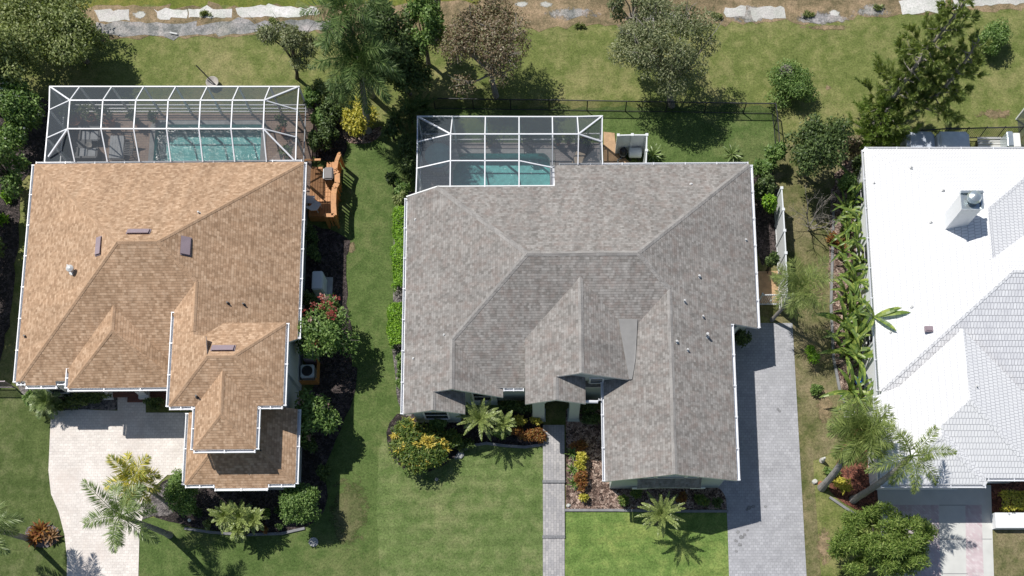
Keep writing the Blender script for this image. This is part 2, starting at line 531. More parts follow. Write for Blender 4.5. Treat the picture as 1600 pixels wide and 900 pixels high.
M['mulch_red'] = mulch('mulch_brown', (0.05, 0.03, 0.022), (0.21, 0.135, 0.105), (0.50, 0.38, 0.31))
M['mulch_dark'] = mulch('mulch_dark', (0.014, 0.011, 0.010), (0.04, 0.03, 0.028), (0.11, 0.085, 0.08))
M['mulch_grey'] = mulch('mulch_grey', (0.06, 0.055, 0.055), (0.17, 0.15, 0.145), (0.30, 0.27, 0.255))
M['mulch_rust'] = mulch('mulch_rust', (0.05, 0.018, 0.012), (0.16, 0.055, 0.035), (0.30, 0.12, 0.08))
M['screen'] = screen('insect_screen', 0.45, (0.115, 0.132, 0.15))
M['net'] = screen('chain_link', 0.30, (0.02, 0.024, 0.02))
M['water'] = water('pool_water', (0.78, 0.98, 0.98), 0.05)
M['pool_floor'] = plain('pool_plaster', (0.34, 0.66, 0.64), 0.7, var=0.2, scale=2)
M['pool_floor2'] = plain('pool_plaster_light', (0.38, 0.76, 0.74), 0.7, var=0.22, scale=4)
M['L_olive'] = leafmat('leaves_olive', [(0.045, 0.06, 0.018), (0.09, 0.115, 0.032), (0.15, 0.175, 0.06), (0.24, 0.26, 0.12)])
M['L_grey'] = leafmat('leaves_grey_green', [(0.045, 0.06, 0.028), (0.09, 0.108, 0.048), (0.15, 0.165, 0.08), (0.25, 0.25, 0.15)], gain=1.75)
M['L_dark'] = leafmat('leaves_dark', [(0.018, 0.03, 0.010), (0.035, 0.058, 0.016), (0.065, 0.095, 0.028), (0.11, 0.15, 0.05)], gain=1.8)
M['L_mid'] = leafmat('leaves_mid', [(0.03, 0.06, 0.014), (0.06, 0.105, 0.025), (0.10, 0.155, 0.04), (0.16, 0.22, 0.07)])
M['L_bright'] = leafmat('leaves_bright', [(0.06, 0.13, 0.012), (0.11, 0.22, 0.018), (0.17, 0.30, 0.025), (0.24, 0.38, 0.04)], gain=1.4)
M['L_brown'] = leafmat('leaves_russet', [(0.085, 0.058, 0.034), (0.15, 0.105, 0.065), (0.20, 0.15, 0.10), (0.12, 0.135, 0.055), (0.31, 0.25, 0.19)], gain=1.6)
M['L_yellow'] = leafmat('leaves_yellow', [(0.14, 0.17, 0.02), (0.42, 0.40, 0.05), (0.62, 0.55, 0.09), (0.72, 0.64, 0.16)], gain=1.05)
M['L_croton'] = leafmat('leaves_croton', [(0.03, 0.06, 0.014), (0.055, 0.09, 0.02), (0.09, 0.125, 0.03), (0.16, 0.17, 0.03)])
M['L_gold'] = leafmat('leaves_gold', [(0.45, 0.36, 0.06), (0.65, 0.52, 0.10), (0.75, 0.64, 0.2)], gain=1.05)
M['L_red'] = leafmat('leaves_red', [(0.10, 0.03, 0.018), (0.23, 0.085, 0.03), (0.36, 0.18, 0.05), (0.16, 0.15, 0.035)], gain=1.1)
M['L_palm'] = leafmat('leaves_palm', [(0.07, 0.11, 0.035), (0.12, 0.17, 0.055), (0.18, 0.235, 0.085), (0.28, 0.33, 0.15)], 0.4, 0.25, 0.5, 1.5)
M['L_palm_dark'] = leafmat('leaves_palm_dark', [(0.025, 0.05, 0.014), (0.05, 0.088, 0.024), (0.085, 0.13, 0.038), (0.14, 0.185, 0.065)], 0.5, 0.2, 0.25, 1.6)
M['L_palm_yel'] = leafmat('leaves_palm_yellow', [(0.07, 0.11, 0.03), (0.16, 0.18, 0.04), (0.32, 0.28, 0.05), (0.42, 0.36, 0.08)], 0.4, 0.25, 0.5)
M['L_cycad'] = leafmat('leaves_cycad', [(0.09, 0.125, 0.035), (0.18, 0.225, 0.065), (0.28, 0.32, 0.11)], 0.4, 0.2, 0.5, 1.5)
M['L_banana'] = leafmat('leaves_banana', [(0.045, 0.085, 0.02), (0.095, 0.15, 0.03), (0.16, 0.22, 0.045), (0.28, 0.32, 0.08)], 0.4, 0.3, 0.5, 1.45)
M['L_pine'] = leafmat('needles', [(0.04, 0.06, 0.018), (0.075, 0.10, 0.03), (0.12, 0.145, 0.045), (0.18, 0.20, 0.075)], 0.6, 0.4, gain=2.5)
M['L_conifer'] = leafmat('needles_yellowish', [(0.05, 0.085, 0.018), (0.085, 0.13, 0.026), (0.13, 0.18, 0.04), (0.20, 0.24, 0.07)], 0.6, 0.35, gain=1.9)
M['L_feather'] = leafmat('leaves_feathery', [(0.075, 0.11, 0.03), (0.14, 0.18, 0.05), (0.24, 0.28, 0.09)], 0.5, 0.3, gain=1.5)
M['L_dead'] = leafmat('leaves_dead', [(0.22, 0.13, 0.07), (0.33, 0.20, 0.11), (0.42, 0.28, 0.17)], gain=1.0)
M['flower_red'] = leafmat('petals_red', [(0.25, 0.035, 0.04), (0.36, 0.07, 0.06), (0.40, 0.17, 0.13)], gain=1.0)
M['flower_pink'] = leafmat('petals_pale', [(0.40, 0.22, 0.2), (0.5, 0.34, 0.30)], gain=1.0)
M['flower_white'] = leafmat('petals_white', [(0.65, 0.65, 0.6), (0.8, 0.8, 0.76)], gain=1.0)
M['patch_thin'] = patchy('thin_turf_patch', M['grass_thin'])
M['patch_soil'] = patchy('bare_soil_patch', M['soil_bank'])
M['patch_silt'] = patchy('silt_patch', M['silt'])
M['patch_slab'] = patchy('worn_slab', M['bank_slab'])
M['patch_stain'] = patchy('drive_stain_patch', M['curb'])

# ------------------------------------------------------------------ ground, lawns, beds, paving
def cells(mb, x0, x1, y0, y1, z, holes, m=0):
    xs = sorted({x0, x1} | {min(max(h[i], x0), x1) for h in holes for i in (0, 1)})
    ys = sorted({y0, y1} | {min(max(h[i], y0), y1) for h in holes for i in (2, 3)})
    for i in range(len(xs) - 1):
        for j in range(len(ys) - 1):
            cx, cy = (xs[i] + xs[i + 1]) / 2, (ys[j] + ys[j + 1]) / 2
            if any(h[0] < cx < h[1] and h[2] < cy < h[3] for h in holes): continue
            mb.face([(xs[i], ys[j], z), (xs[i + 1], ys[j], z), (xs[i + 1], ys[j + 1], z), (xs[i], ys[j + 1], z)], m)

a = A(242, 193, 0.1); b = A(411, 196, 0.1)
POOL_L = (a.x, b.x, 30.75, a.y)
a = A(707, 238, 0.1); b = A(861, 238, 0.1)
POOL_R = (a.x, b.x, 29.2, a.y)
HOLES = [POOL_L, POOL_R]

def structure(name, mb, mats, **k):
    return tag(mb.build(name, mats, **k), kind='structure')

g = MB(); cells(g, -420, 420, -300, 420, 0.0, HOLES); structure('ground', g, M['grass_base'])

rng = np.random.default_rng(5)
def wobble(pts, amp=0.06, step=0.7, seed=0):
    """a hand cut edge: subdivide the outline and let it wander a little"""
    r = np.random.default_rng(seed)
    out = []
    for i in range(len(pts)):
        p, q = Vector(pts[i]), Vector(pts[(i + 1) % len(pts)])
        n = max(1, int((q - p).length / step))
        for k in range(n):
            w = p.lerp(q, k / n)
            out.append(Vector((w.x + r.normal() * amp * (k > 0), w.y + r.normal() * amp * (k > 0))))
    return out

def smooth_closed(pts, it=2):
    for _ in range(it):
        o = []
        for i in range(len(pts)):
            p, q = Vector(pts[i]), Vector(pts[(i + 1) % len(pts)])
            o += [p.lerp(q, 0.25), p.lerp(q, 0.75)]
        pts = o
    return pts

SHEETS = [0]
def sheet(name, px, mat, level, wob=0.0, smooth=0, kind='structure', seed=1, ragged=0):
    SHEETS[0] += 1
    pts = P2(px)
    if smooth: pts = smooth_closed(pts, smooth)
    if ragged: pts = wobble(pts, ragged, 0.28, seed)
    if wob: pts = wobble(pts, wob, 0.5, seed)
    mb = MB()
    p3 = [Vector((p.x, p.y, 0.004 * level + 0.0004 * (SHEETS[0] % 9 if level < 7 else 8) + 0.00005 * SHEETS[0])) for p in pts]
    area = sum(p3[i].x * p3[(i + 1) % len(p3)].y - p3[(i + 1) % len(p3)].x * p3[i].y for i in range(len(p3)))
    if area < 0: p3.reverse()
    mb.face(p3)
    return tag(mb.build(name, mat), kind=kind)

# lawns (each a turf of its own tone)
sheet('lawn_left', [(-200, 610), (20, 598), (60, 640), (85, 640), (78, 700), (76, 740), (84, 780), (100, 815), (106, 860), (104, 1000), (-300, 1000)], M['grass_left'], 1)
sheet('lawn_between', [(430, 245), (690, 200), (690, 300), (640, 470), (628, 700), (600, 740), (592, 1000), (210, 1000), (214, 810), (470, 800), (480, 500)], M['grass_yard'], 1)
sheet('lawn_patchy', [(520, 735), (560, 722), (575, 735), (586, 800), (583, 862), (545, 880), (520, 870), (506, 800)], M['patch_thin'], 2, 0.22, 1)
sheet('lawn_front', [(600, 1000), (588, 800), (592, 700), (640, 620), (852, 640), (852, 1000)], M['grass_front'], 2)
sheet('lawn_bright', [(880, 790), (1142, 790), (1150, 1000), (880, 1000)], M['grass_bright'], 2)
sheet('lawn_dry', [(1190, 225), (1345, 230), (1352, 300), (1345, 500), (1340, 640), (1345, 690), (1270, 720), (1290, 1000), (1235, 1000), (1235, 510), (1180, 490), (1178, 300)], M['grass_dry'], 2)
sheet('lawn_right', [(1551, 815), (1760, 815), (1780, 1000), (1555, 1000)], M['grass_dry'], 2)
sheet('lawn_inner', [(660, 168), (1212, 165), (1216, 262), (946, 262), (946, 227), (660, 227)], M['grass_yard'], 2, 0.12)
sheet('lawn_bank', [(-150, -60), (1000, -60), (1000, 12), (500, 10), (-150, 14)], M['grass_bank'], 1, 0.15)
# the canal bank along the top
sheet('canal_bank', [(120, 10), (520, 8), (700, 2), (860, -8), (1080, -6), (1400, -12), (1760, -18), (1760, 8), (1400, 24), (1240, 36), (1120, 36), (1000, 42), (830, 44), (700, 50), (500, 54), (330, 58), (190, 60), (110, 58)], M['soil_bank'], 2, 0.16)
sheet('canal_silt', [(150, 34), (260, 37), (360, 34), (480, 30), (520, 32), (520, 46), (390, 52), (320, 55), (190, 58), (150, 50)], M['silt'], 3, 0.14)
for px in ([(1226, 20), (1290, 16), (1340, 20), (1345, 36), (1250, 36)], [(1330, 8), (1400, 2), (1402, 26), (1340, 30)], [(960, 22), (1080, 12), (1100, 34), (980, 40)], [(840, 14), (940, 10), (945, 26), (850, 30)], [(1120, 8), (1230, 6), (1228, 34), (1125, 36)]):
    sheet('canal_silt', px, M['patch_silt'], 3.5, 0.14)
for i, px in enumerate([[(147, 16), (202, 15), (203, 33), (156, 34)], [(204, 16), (234, 17), (222, 30), (204, 31)], [(240, 14), (293, 15), (292, 29), (246, 28)],
                        [(294, 14), (363, 14), (362, 28), (330, 29), (295, 28)], [(368, 13), (430, 9), (494, 11), (500, 21), (462, 27), (378, 28)],
                        [(800, 2), (828, 0), (824, 10), (802, 12)], [(838, 3), (866, 2), (868, 12), (840, 13)],
                        [(1133, 12), (1166, 10), (1163, 26), (1135, 27)], [(1172, 12), (1225, 12), (1228, 29), (1176, 31)], [(1290, 15), (1316, 13), (1312, 28), (1292, 29)],
                        [(1404, 2), (1480, -8), (1474, 18), (1410, 23)], [(1486, -6), (1620, -14), (1630, 5), (1540, 8), (1490, 16)]]):
    sheet('concrete_slab', px, M['patch_slab'] if i in (1, 5, 6, 9) else M['bank_slab'], 4, 0.0, 0, seed=i, ragged=.075)
for i, px in enumerate([[(1228, 44), (1252, 36), (1300, 40), (1350, 39), (1348, 46), (1290, 50)], [(1286, 136), (1300, 130), (1302, 142), (1288, 144)], [(540, 376), (556, 374), (562, 388), (552, 397), (538, 399)],
                        [(1510, 175), (1580, 165), (1600, 182), (1530, 190)], [(1265, 600), (1300, 590), (1310, 650), (1280, 690)], [(1270, 820), (1300, 810), (1310, 880), (1275, 900)], [(1268, 440), (1285, 430), (1290, 470), (1272, 490)]]):
    sheet('bare_soil', px, M['patch_soil'], 3, 0.16, 2, seed=20 + i)
for i, (u, v, r_) in enumerate(((1152, 832, 4), (1158, 840, 5), (1149, 846, 4), (1163, 836, 3), (1156, 852, 4), (1170, 794, 4), (1177, 792, 4), (1166, 797, 3), (1196, 792, 3), (1150, 862, 3), (1168, 829, 3), (1215, 640, 3), (1218, 643, 3))):
    sheet('drive_stain', [(u - r_ * 1.3, v - r_), (u + r_ * .9, v - r_ * 1.2), (u + r_ * 1.4, v + r_ * .7), (u - r_ * .6, v + r_)], M['patch_stain'], 7.5, 0.05, 1, seed=40 + i)
# paving
sheet('driveway', [(80, 642), (130, 640), (184, 642), (184, 618), (228, 618), (228, 645), (296, 645), (296, 742), (262, 742), (240, 762), (228, 785), (222, 812), (218, 840), (214, 1000),
                   (104, 1000), (105, 870), (101, 835), (92, 800), (80, 772), (76, 735), (78, 690)], M['paver_cream'], 6)
drive = []
for k in range(9):                                   # rounded corner of the bed beside the garage
    t = math.pi / 2 * k / 8
    drive.append((1104 + 31 * math.sin(t), 787 - 31 * math.cos(t)))
sheet('grey_driveway', [(1186, 505), (1238, 505), (1249, 700), (1260, 900), (1266, 1000), (1141, 1000), (1139, 900), (1137, 830)] + drive[::-1] + [(1090, 755), (1100, 505)], M['paver_grey'], 6)
sheet('concrete_drive', [(1370, 762), (1548, 758), (1556, 1000), (1392, 1000)], M['slab_conc'], 6)
for px in ([(1391, 789), (1466, 789), (1473, 1000), (1395, 1000)], [(1508, 789), (1533, 789), (1540, 1000), (1511, 1000)]):
    sheet('paving_inset', px, M['paver_pink'], 7)
for px in ([(1468, 842), (1511, 842), (1511, 843), (1468, 843)], [(1380, 842), (1392, 842), (1392, 843), (1380, 843)], [(1471, 896), (1512, 896), (1512, 897), (1471, 897)], [(1533, 842), (1549, 842), (1549, 843), (1533, 843)], [(1467, 789), (1508, 789), (1508, 790), (1467, 790)]):
    sheet('paving_joint', px, M['curb'], 7)
# walk in three shallow steps down to the street
top = [(0.16, 664, 750), (0.10, 754.5, 836), (0.05, 840, 1000)]
w = MB()
for z, v0, v1 in top:
    w.prism([A(848, v0, z), A(882, v0, z), A(882.6, v1, z), A(848.6, v1, z)], 0.0, z, 0)
structure('walkway', w, M['paver_walk'])
w = MB()
for z, v0 in ((0.165, 750), (0.105, 836)):
    w.prism([A(847.6, v0, z), A(882.8, v0, z), A(882.8, v0 + 4.5, z), A(847.6, v0 + 4.5, z)], 0.0, z, 0)
structure('walkway_step', w, M['paver_band'])
# planting beds
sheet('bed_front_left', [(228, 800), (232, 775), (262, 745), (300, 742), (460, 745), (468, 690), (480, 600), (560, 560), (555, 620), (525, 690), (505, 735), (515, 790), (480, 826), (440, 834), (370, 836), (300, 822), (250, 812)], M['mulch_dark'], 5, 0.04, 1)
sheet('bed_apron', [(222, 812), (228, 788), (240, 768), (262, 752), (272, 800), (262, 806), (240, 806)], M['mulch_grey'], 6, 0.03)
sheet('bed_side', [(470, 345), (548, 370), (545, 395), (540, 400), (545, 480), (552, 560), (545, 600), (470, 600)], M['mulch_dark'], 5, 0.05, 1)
sheet('bed_left_porch', [(22, 596), (186, 600), (184, 640), (130, 641), (82, 641), (60, 632), (40, 622)], M['mulch_grey'], 5, 0.03)
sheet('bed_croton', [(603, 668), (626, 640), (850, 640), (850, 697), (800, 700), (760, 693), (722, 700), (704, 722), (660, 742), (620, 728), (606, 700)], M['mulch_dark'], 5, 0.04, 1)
sheet('bed_walk', [(884, 640), (1130, 640), (1135, 796), (1000, 797), (884, 796)], M['mulch_red'], 5)
sheet('bed_hedge', [(617, 300), (660, 300), (650, 650), (624, 650), (615, 560), (608, 525), (614, 500), (615, 400)], M['mulch_grey'], 5, 0.03, 1)
sheet('bed_red', [(1290, 760), (1320, 690), (1340, 640), (1382, 640), (1386, 775), (1380, 812), (1345, 800), (1310, 782)], M['mulch_rust'], 5, 0.05, 1)
sheet('bed_banana', [(1300, 250), (1360, 250), (1388, 640), (1330, 650), (1302, 570), (1294, 440)], M['mulch_red'], 5, 0.06, 1)
sheet('left_shade_soil', [(-90, 150), (112, 150), (95, 262), (36, 268), (30, 330), (26, 420), (12, 520), (-8, 600), (-200, 610), (-200, 150)], M['mulch_dark'], 4, 0.1, 1)  # dark soil cut to the boundary trees' shaded strip, shade partly in its colour
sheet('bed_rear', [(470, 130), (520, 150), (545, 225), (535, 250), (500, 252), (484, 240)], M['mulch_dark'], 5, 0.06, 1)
sheet('bed_palm_ring', [(533, 200), (560, 215), (595, 195), (600, 205), (585, 222), (560, 226), (540, 222)], M['mulch_red'], 5, 0.04, 1)
sheet('bed_agave', [(38, 826), (60, 818), (92, 822), (94, 846), (70, 858), (44, 850)], M['mulch_grey'], 5, 0.04, 1)
sheet('bed_white_house', [(1545, 748), (1700, 748), (1700, 800), (1549, 800)], M['mulch_rust'], 5)
sheet('bed_fence', [(1165, 255), (1212, 255), (1222, 400), (1180, 420)], M['mulch_dark'], 5, 0.05, 1)
sheet('tree_ring', [(1262, 437), (1278, 434), (1284, 450), (1274, 462), (1263, 455)], M['soil_bank'], 5, 0.04, 2)
# concrete edging of the beds
def edging(label, px, wdt=0.14, hgt=0.09):
    mb = MB()
    pts = [A(u, v) for u, v in px]
    for i in range(len(pts) - 1):
        d = (pts[i + 1] - pts[i]).normalized() * 0.05
        mb.bar(pts[i] + Vector((0, 0, hgt / 2)) - d, pts[i + 1] + Vector((0, 0, hgt / 2 - 0.001 * (i % 2))) + d, wdt, hgt)
    return tag(mb.build('bed_edging', M['curb']), label, 'edging', 'concrete edgings of the planting beds')
edging('straight grey edging between brown mulch and bright green lawn', [(884, 797.5), (960, 797.5), (1050, 799), (1136, 799)])
edging('dark scalloped edging along the croton bed by the front lawn', [(712, 716), (720, 706), (735, 697), (760, 693), (790, 697), (820, 699), (849, 695)])
edging('curved grey edging round the bushy tree bed at the tan house corner', [(290, 826), (330, 832), (380, 836), (440, 834), (475, 826)])
edging('small curved edging beside the trimmed hedge on the side yard', [(614, 498), (609, 508), (607, 520), (610, 532), (616, 541)])
edging('worn edging under the banana plants by the dry grass', [(1302, 330), (1300, 400), (1298, 480), (1302, 560), (1312, 612), (1325, 640)])
edging('reddish bed edging at the foot of the two leaning palms', [(1297, 778), (1322, 795), (1350, 812), (1376, 824)])

# ------------------------------------------------------------------ houses
class House:
    def __init__(self, label, yaw, cx, cy):
        self.yaw, self.cx, self.cy, self.p = yaw, cx, cy, 0.42
        R = Matrix.Rotation(yaw, 3, 'Z')
        self.Ri = R.inverted()
        p = R @ Vector((cx, cy, 0))
        self.root = thing('house', label, 'house', p, yaw, 'houses in the row')
    def L(self, u, v, z):                    # picture point at height z in the plan of this house
        return self.Ri @ A(u, v, z)
    def on(self, u, v, plane):               # picture point lying on a roof plane
        z = 4.0
        for _ in range(12):
            p = self.L(u, v, z)
            z = plane(p.x, p.y)
        return Vector((p.x, p.y, z))
    def part(self, name, mb, mats, parent=None, **k):
        o = mb.build(name, mats, parent or self.root, **k)
        if parent is None: o.location = (-self.cx, -self.cy, 0)
        return o
    def caps(self, edges, mat, roof, w=0.27):
        mb = MB()
        for p, q in edges:
            p, q = Vector(p), Vector(q)
            d = (q - p)
            L = d.length
            x = d / L
            side = Vector((0, 0, 1)).cross(x).normalized()
            n = max(1, int(L / 0.28))
            for i in range(n):
                a = p + x * (L * i / n - 0.015); b = p + x * (L * (i + 1) / n + 0.015)
                up = Vector((0, 0, 0.016)); hi = Vector((0, 0, 0.005))
                drop = Vector((0, 0, -self.p * w / 2 * (1.0 if abs(x.z) < 0.1 else 0.7071) - 0.006))
                mb.slab([a + up, b + up + hi, b + up + hi + side * w / 2 + drop, a + up + side * w / 2 + drop], 0.02, 0, 0)
                mb.slab([a + up, b + up + hi, b + up + hi - side * w / 2 + drop, a + up - side * w / 2 + drop], 0.02, 0, 0)
        return self.part('ridge_cap', mb, mat, roof)
    def gutter(self, p, q, w=0.13, h=0.13, out=None):
        """an open trough: two lips and a bottom with clips, outside the eave"""
        p, q = Vector(p), Vector(q)
        x = (q - p).normalized()
        side = Vector((out[0], out[1], 0))
        mb = MB()
        lo = Vector((0, 0, -h))
        c = side * (w / 2 + 0.012)
        mb.bar(p + c + lo, q + c + lo, w, 0.02)
        mb.bar(p + side * (w + 0.012) - Vector((0, 0, h / 2)), q + side * (w + 0.012) - Vector((0, 0, h / 2)), 0.035, h)
        L = (q - p).length
        n = max(2, int(L / 1.6))
        for i in range(n + 1):
            a = p + x * min(max(L * i / n, 0.03), L - 0.03)
            mb.bar(a + side * 0.014 + Vector((0, 0, -0.02)), a + side * (w + 0.05) + Vector((0, 0, -0.02)), 0.05, 0.035)
        return self.part('gutter', mb, M['gutter'])
    def fascia(self, pts, mat=None, t=0.14):
        mb = MB()
        for i in range(len(pts) - 1):
            mb.bar(Vector(pts[i]) - Vector((0, 0, t / 2)), Vector(pts[i + 1]) - Vector((0, 0, t / 2)), 0.06, t)
        return self.part('fascia', mb, mat or M['white'])
    def window(self, c, w, h, nrm, name='window'):
        c = Vector(c); n = Vector((nrm[0], nrm[1], 0)); s = Vector((-n.y, n.x, 0)); up = Vector((0, 0, 1))
        fr = MB()
        for sg in (-1, 1):
            fr.bar(c + s * sg * w / 2 - up * h / 2, c + s * sg * w / 2 + up * h / 2, 0.09, 0.09)
            fr.bar(c - s * (w / 2 - 0.047) + up * sg * h / 2, c + s * (w / 2 - 0.047) + up * sg * h / 2, 0.09, 0.088)
        fr.bar(c - s * (w / 2 - 0.047), c + s * (w / 2 - 0.047), 0.05, 0.05)
        f = self.part(name, fr, M['white'])
        p = MB(); p.bar(c - s * (w / 2 - 0.05) + n * 0.0, c + s * (w / 2 - 0.05), 0.02, h - 0.1)
        self.part('pane', p, M['glass'], f)
        return f
    def turtle(self, u, v, plane, size, rz):
        """a low boxed roof vent with sloping hood"""
        p = self.on(u, v, plane)
        mb = MB()
        l, w = size
        R = Matrix.Rotation(rz, 3, 'Z')
        q = [R @ Vector(a) for a in ((-l / 2, -w / 2, 0), (l / 2, -w / 2, 0), (l / 2, w / 2, 0), (-l / 2, w / 2, 0))]
        def on(a, h):
            return Vector((p.x + a.x, p.y + a.y, plane(p.x + a.x, p.y + a.y) + h))
        mb.face([on(q[0], .12), on(q[1], .12), on(q[2], .09), on(q[3], .09)])
        for i in range(4):
            j = (i + 1) % 4
            hi = (.12, .12, .09, .09)
            mb.face([on(q[i], -.05), on(q[j], -.05), on(q[j], hi[j]), on(q[i], hi[i])])
        fl = [q[i] * 1.12 for i in range(4)]
        mb.face([on(a, 0.03) for a in fl])
        return self.part('roof_vent', mb, M['vent'])
    def pipe(self, u, v, plane, r=0.05, h=0.3, mat=None, cap=False):
        p = self.on(u, v, plane) - Vector((0, 0, 0.05))
        mb = MB()
        prof = [(r * 2.2, 0), (r * 2.0, 0.05), (r, 0.07), (r, h)]
        if cap: prof += [(r * 1.8, h), (r * 1.8, h + 0.07), (r * 0.6, h + 0.15)]
        mb.lathe(p, prof, 10)
        return self.part('vent_pipe', mb, mat or M['pipe'])

# ---------- the grey shingled house in the middle
G = House('grey shingled hip roof house with two front gables in the middle of the row', 0.0065, 2.2, 21.5)
p_ = G.p = 0.412
gE = lambda x, y: 2.6 + p_ * (11.77 - x)
gW = lambda x, y: 2.6 + p_ * (x + 7.34)
gN = lambda x, y: 2.6 + p_ * (30.53 - y)
gS = lambda x, y: 2.6 + p_ * (y - 17.17)
gGW = lambda x, y: 3.247 + p_ * (x - 3.34)
gCW = lambda x, y: 3.70 + p_ * (x + 0.82)
gCE = lambda x, y: 4.90 - p_ * (x - 2.10)
gLE = lambda x, y: 3.704 - p_ * (x + 4.66)
V = lambda f, x, y: (x, y, f(x, y))
RA, RB = V(gE, 5.09, 23.85), V(gW, -0.66, 23.85)
JW, JG = V(gW, -4.66, 19.85), V(gE, 6.77, 22.17)
nw0, nw1 = V(gW, -7.34, 28.62), V(gW, -5.62, 28.81)
r = MB()
T = 0.14
r.slab([nw0, V(gW, -7.34, 16.10), V(gW, -5.69, 16.10), V(gW, -5.69, 17.10), V(gW, -4.66, 17.10), JW, RB, nw1], T)
r.slab([nw1, RB, RA, V(gN, 11.77, 30.53), V(gN, 0.84, 30.53), V(gN, 0.84, 28.83)], T)
r.slab([V(gE, 11.77, 30.53), RA, JG, V(gE, 6.77, 12.18), V(gE, 10.2, 12.18), V(gE, 10.2, 20.84), V(gE, 11.77, 20.84)], T)
r.slab([RB, JW, V(gS, -2.3, 17.49), V(gS, 3.3, 17.49), JG, RA], T)
r.slab([JG, V(gGW, 6.77, 12.18), V(gGW, 3.34, 12.18), V(gGW, 3.34, 19.4), V(gGW, 4.3, 19.9)], T)
r.slab([JW, V(gLE, -4.66, 17.10), V(gLE, -2.02, 17.0), V(gLE, -2.02, 17.6)], T)
r.slab([V(lambda x, y: 3.279 - p_ * (x + 5.69), -5.69, 16.10), V(lambda x, y: 3.279 - p_ * (x + 5.69), -4.04, 16.10), V(lambda x, y: 3.279 - p_ * (x + 5.69), -4.04, 17.3), V(lambda x, y: 3.279 - p_ * (x + 5.69), -5.69, 17.3)], T)
CN = (2.10, 22.75, 4.90)
r.slab([CN, (2.10, 17.50, 4.90), V(gCW, 0.79, 17.50), V(gCW, 0.79, 16.25), V(gCW, -0.82, 16.25), V(gCW, -0.82, 19.84)], T)
r.slab([CN, (2.10, 17.50, 4.90), V(gCE, 4.60, 17.50), V(gCE, 4.8, 20.0)], T)
ple = lambda x, y: 4.363 - p_ * (x - 0.79)
r.slab([V(ple, 0.79, 16.25), V(ple, 2.34, 16.25), V(ple, 2.34, 17.75), V(ple, 0.79, 17.75)], T)
roof = G.part('roof', r, [M['shingle_grey'], M['white']])
G.caps([(RA, RB), (RA, V(gE, 11.7, 30.46)), (RA, JG), (JG, V(gE, 6.77, 12.2)), (RB, JW), (RB, nw1), (JW, V(gW, -4.66, 17.12)), (V(gW, -5.69, 17.05), V(gW, -5.69, 16.12)),
        (CN, (2.10, 17.52, 4.90)), (V(gCW, 0.79, 17.45), V(gCW, 0.79, 16.27))], M['cap_grey'], roof)
c = MB()
c.slab([(4.10, 20.75, 4.16), (5.12, 20.75, 4.09), (4.98, 18.6, 3.98), (4.78, 17.50, 3.90), (4.62, 17.50, 3.90)], 0.12, 0, 0)
G.part('roof_cricket', c, M['membrane'])
# walls
w = MB()
w.span((-6.92, 17.72, 0), (9.6, 28.45, 2.62)); w.span((9.55, 21.25, 0), (11.35, 28.44, 2.615)); w.prism([(9.79, 21.26), (11.0, 21.26), (9.79, 20.05)], 0, 2.7); w.span((1.25, 28.40, 0), (11.36, 30.12, 2.61))
w.span((3.78, 12.58, 0), (9.79, 20.4, 3.23)); w.span((-6.93, 16.45, 0), (-4.46, 17.75, 2.6))
w.span((2.5, 17.70, 0), (4.0, 19.0, 3.9))
def gable(mb, x0, x1, y, z0, fn, t=0.16):
    n = 12
    top = [(x0 + (x1 - x0) * i / n, fn(x0 + (x1 - x0) * i / n, 0) - T - 0.015) for i in range(n + 1)]
    for i in range(n):
        (xa, za), (xb, zb) = top[i], top[i + 1]
        f0 = [(xa, y, z0), (xb, y, z0), (xb, y, zb), (xa, y, za)]
        mb.face(f0)
        mb.face([(a[0], a[1] + t, a[2]) for a in reversed(f0)])
gable(w, 3.78, 9.79, 12.57, 3.2, lambda x, y: min(gE(x, y), gGW(x, y)))
gable(w, -6.93, -4.46, 16.44, 2.4, lambda x, y: min(gW(x, y), 3.279 - p_ * (x + 5.69)))
gable(w, -6.0, -2.42, 17.45, 0.0, lambda x, y: min(gW(x, y), gLE(x, y)))
gable(w, 0.9, 4.3, 17.69, 3.2, lambda x, y: min(gCW(x, y), gCE(x, y)))
G.part('wall', w, M['wall_sage'])
# entry portico: two columns, arch wall and ceiling
for x0, x1 in ((-0.45, 0.20), (1.55, 2.10)):
    c = MB(); c.span((x0, 16.5, 0), (x1, 17.1, 3.45)); c.span((x0 - 0.06, 16.44, 0), (x1 + 0.06, 17.16, 0.22)); c.span((x0 - 0.05, 16.45, 3.2), (x1 + 0.05, 17.15, 3.4))
    G.part('column', c, M['wall_sage'])
c = MB()
for i in range(10):
    xa, xb = 0.20 + 1.35 * i / 10, 0.20 + 1.35 * (i + 1) / 10
    arch = lambda x: 3.0 + 0.42 * math.sqrt(max(0, 1 - ((x - 0.875) / 0.675) ** 2))
    for yy in (16.52, 16.72):
        c.face([(xa, yy, arch(xa)), (xb, yy, arch(xb)), (xb, yy, min(gCW(xb, 0), ple(xb, 0)) - .16), (xa, yy, min(gCW(xa, 0), ple(xa, 0)) - .16)])
    c.face([(xa, 16.52, arch(xa)), (xb, 16.52, arch(xb)), (xb, 16.72, arch(xb)), (xa, 16.72, arch(xa))])
G.part('entry_arch', c, M['wall_sage'])
d = MB(); d.span((0.30, 17.66, 0.05), (1.45, 17.715, 2.3)); dr = G.part('door', d, M['dark'])
d = MB(); d.lathe((1.32, 17.62, 1.0), [(0.03, 0), (0.045, 0.03), (0.03, 0.06)], 8); G.part('handle', d, M['steel'], dr)
G.window((-3.2, 17.40, 1.6), 1.0, 1.3, (0, -1))
G.window((-5.7, 16.40, 1.5), 1.3, 1.3, (0, -1))
G.window((2.95, 17.66, 3.3), 0.7, 0.7, (0, -1))
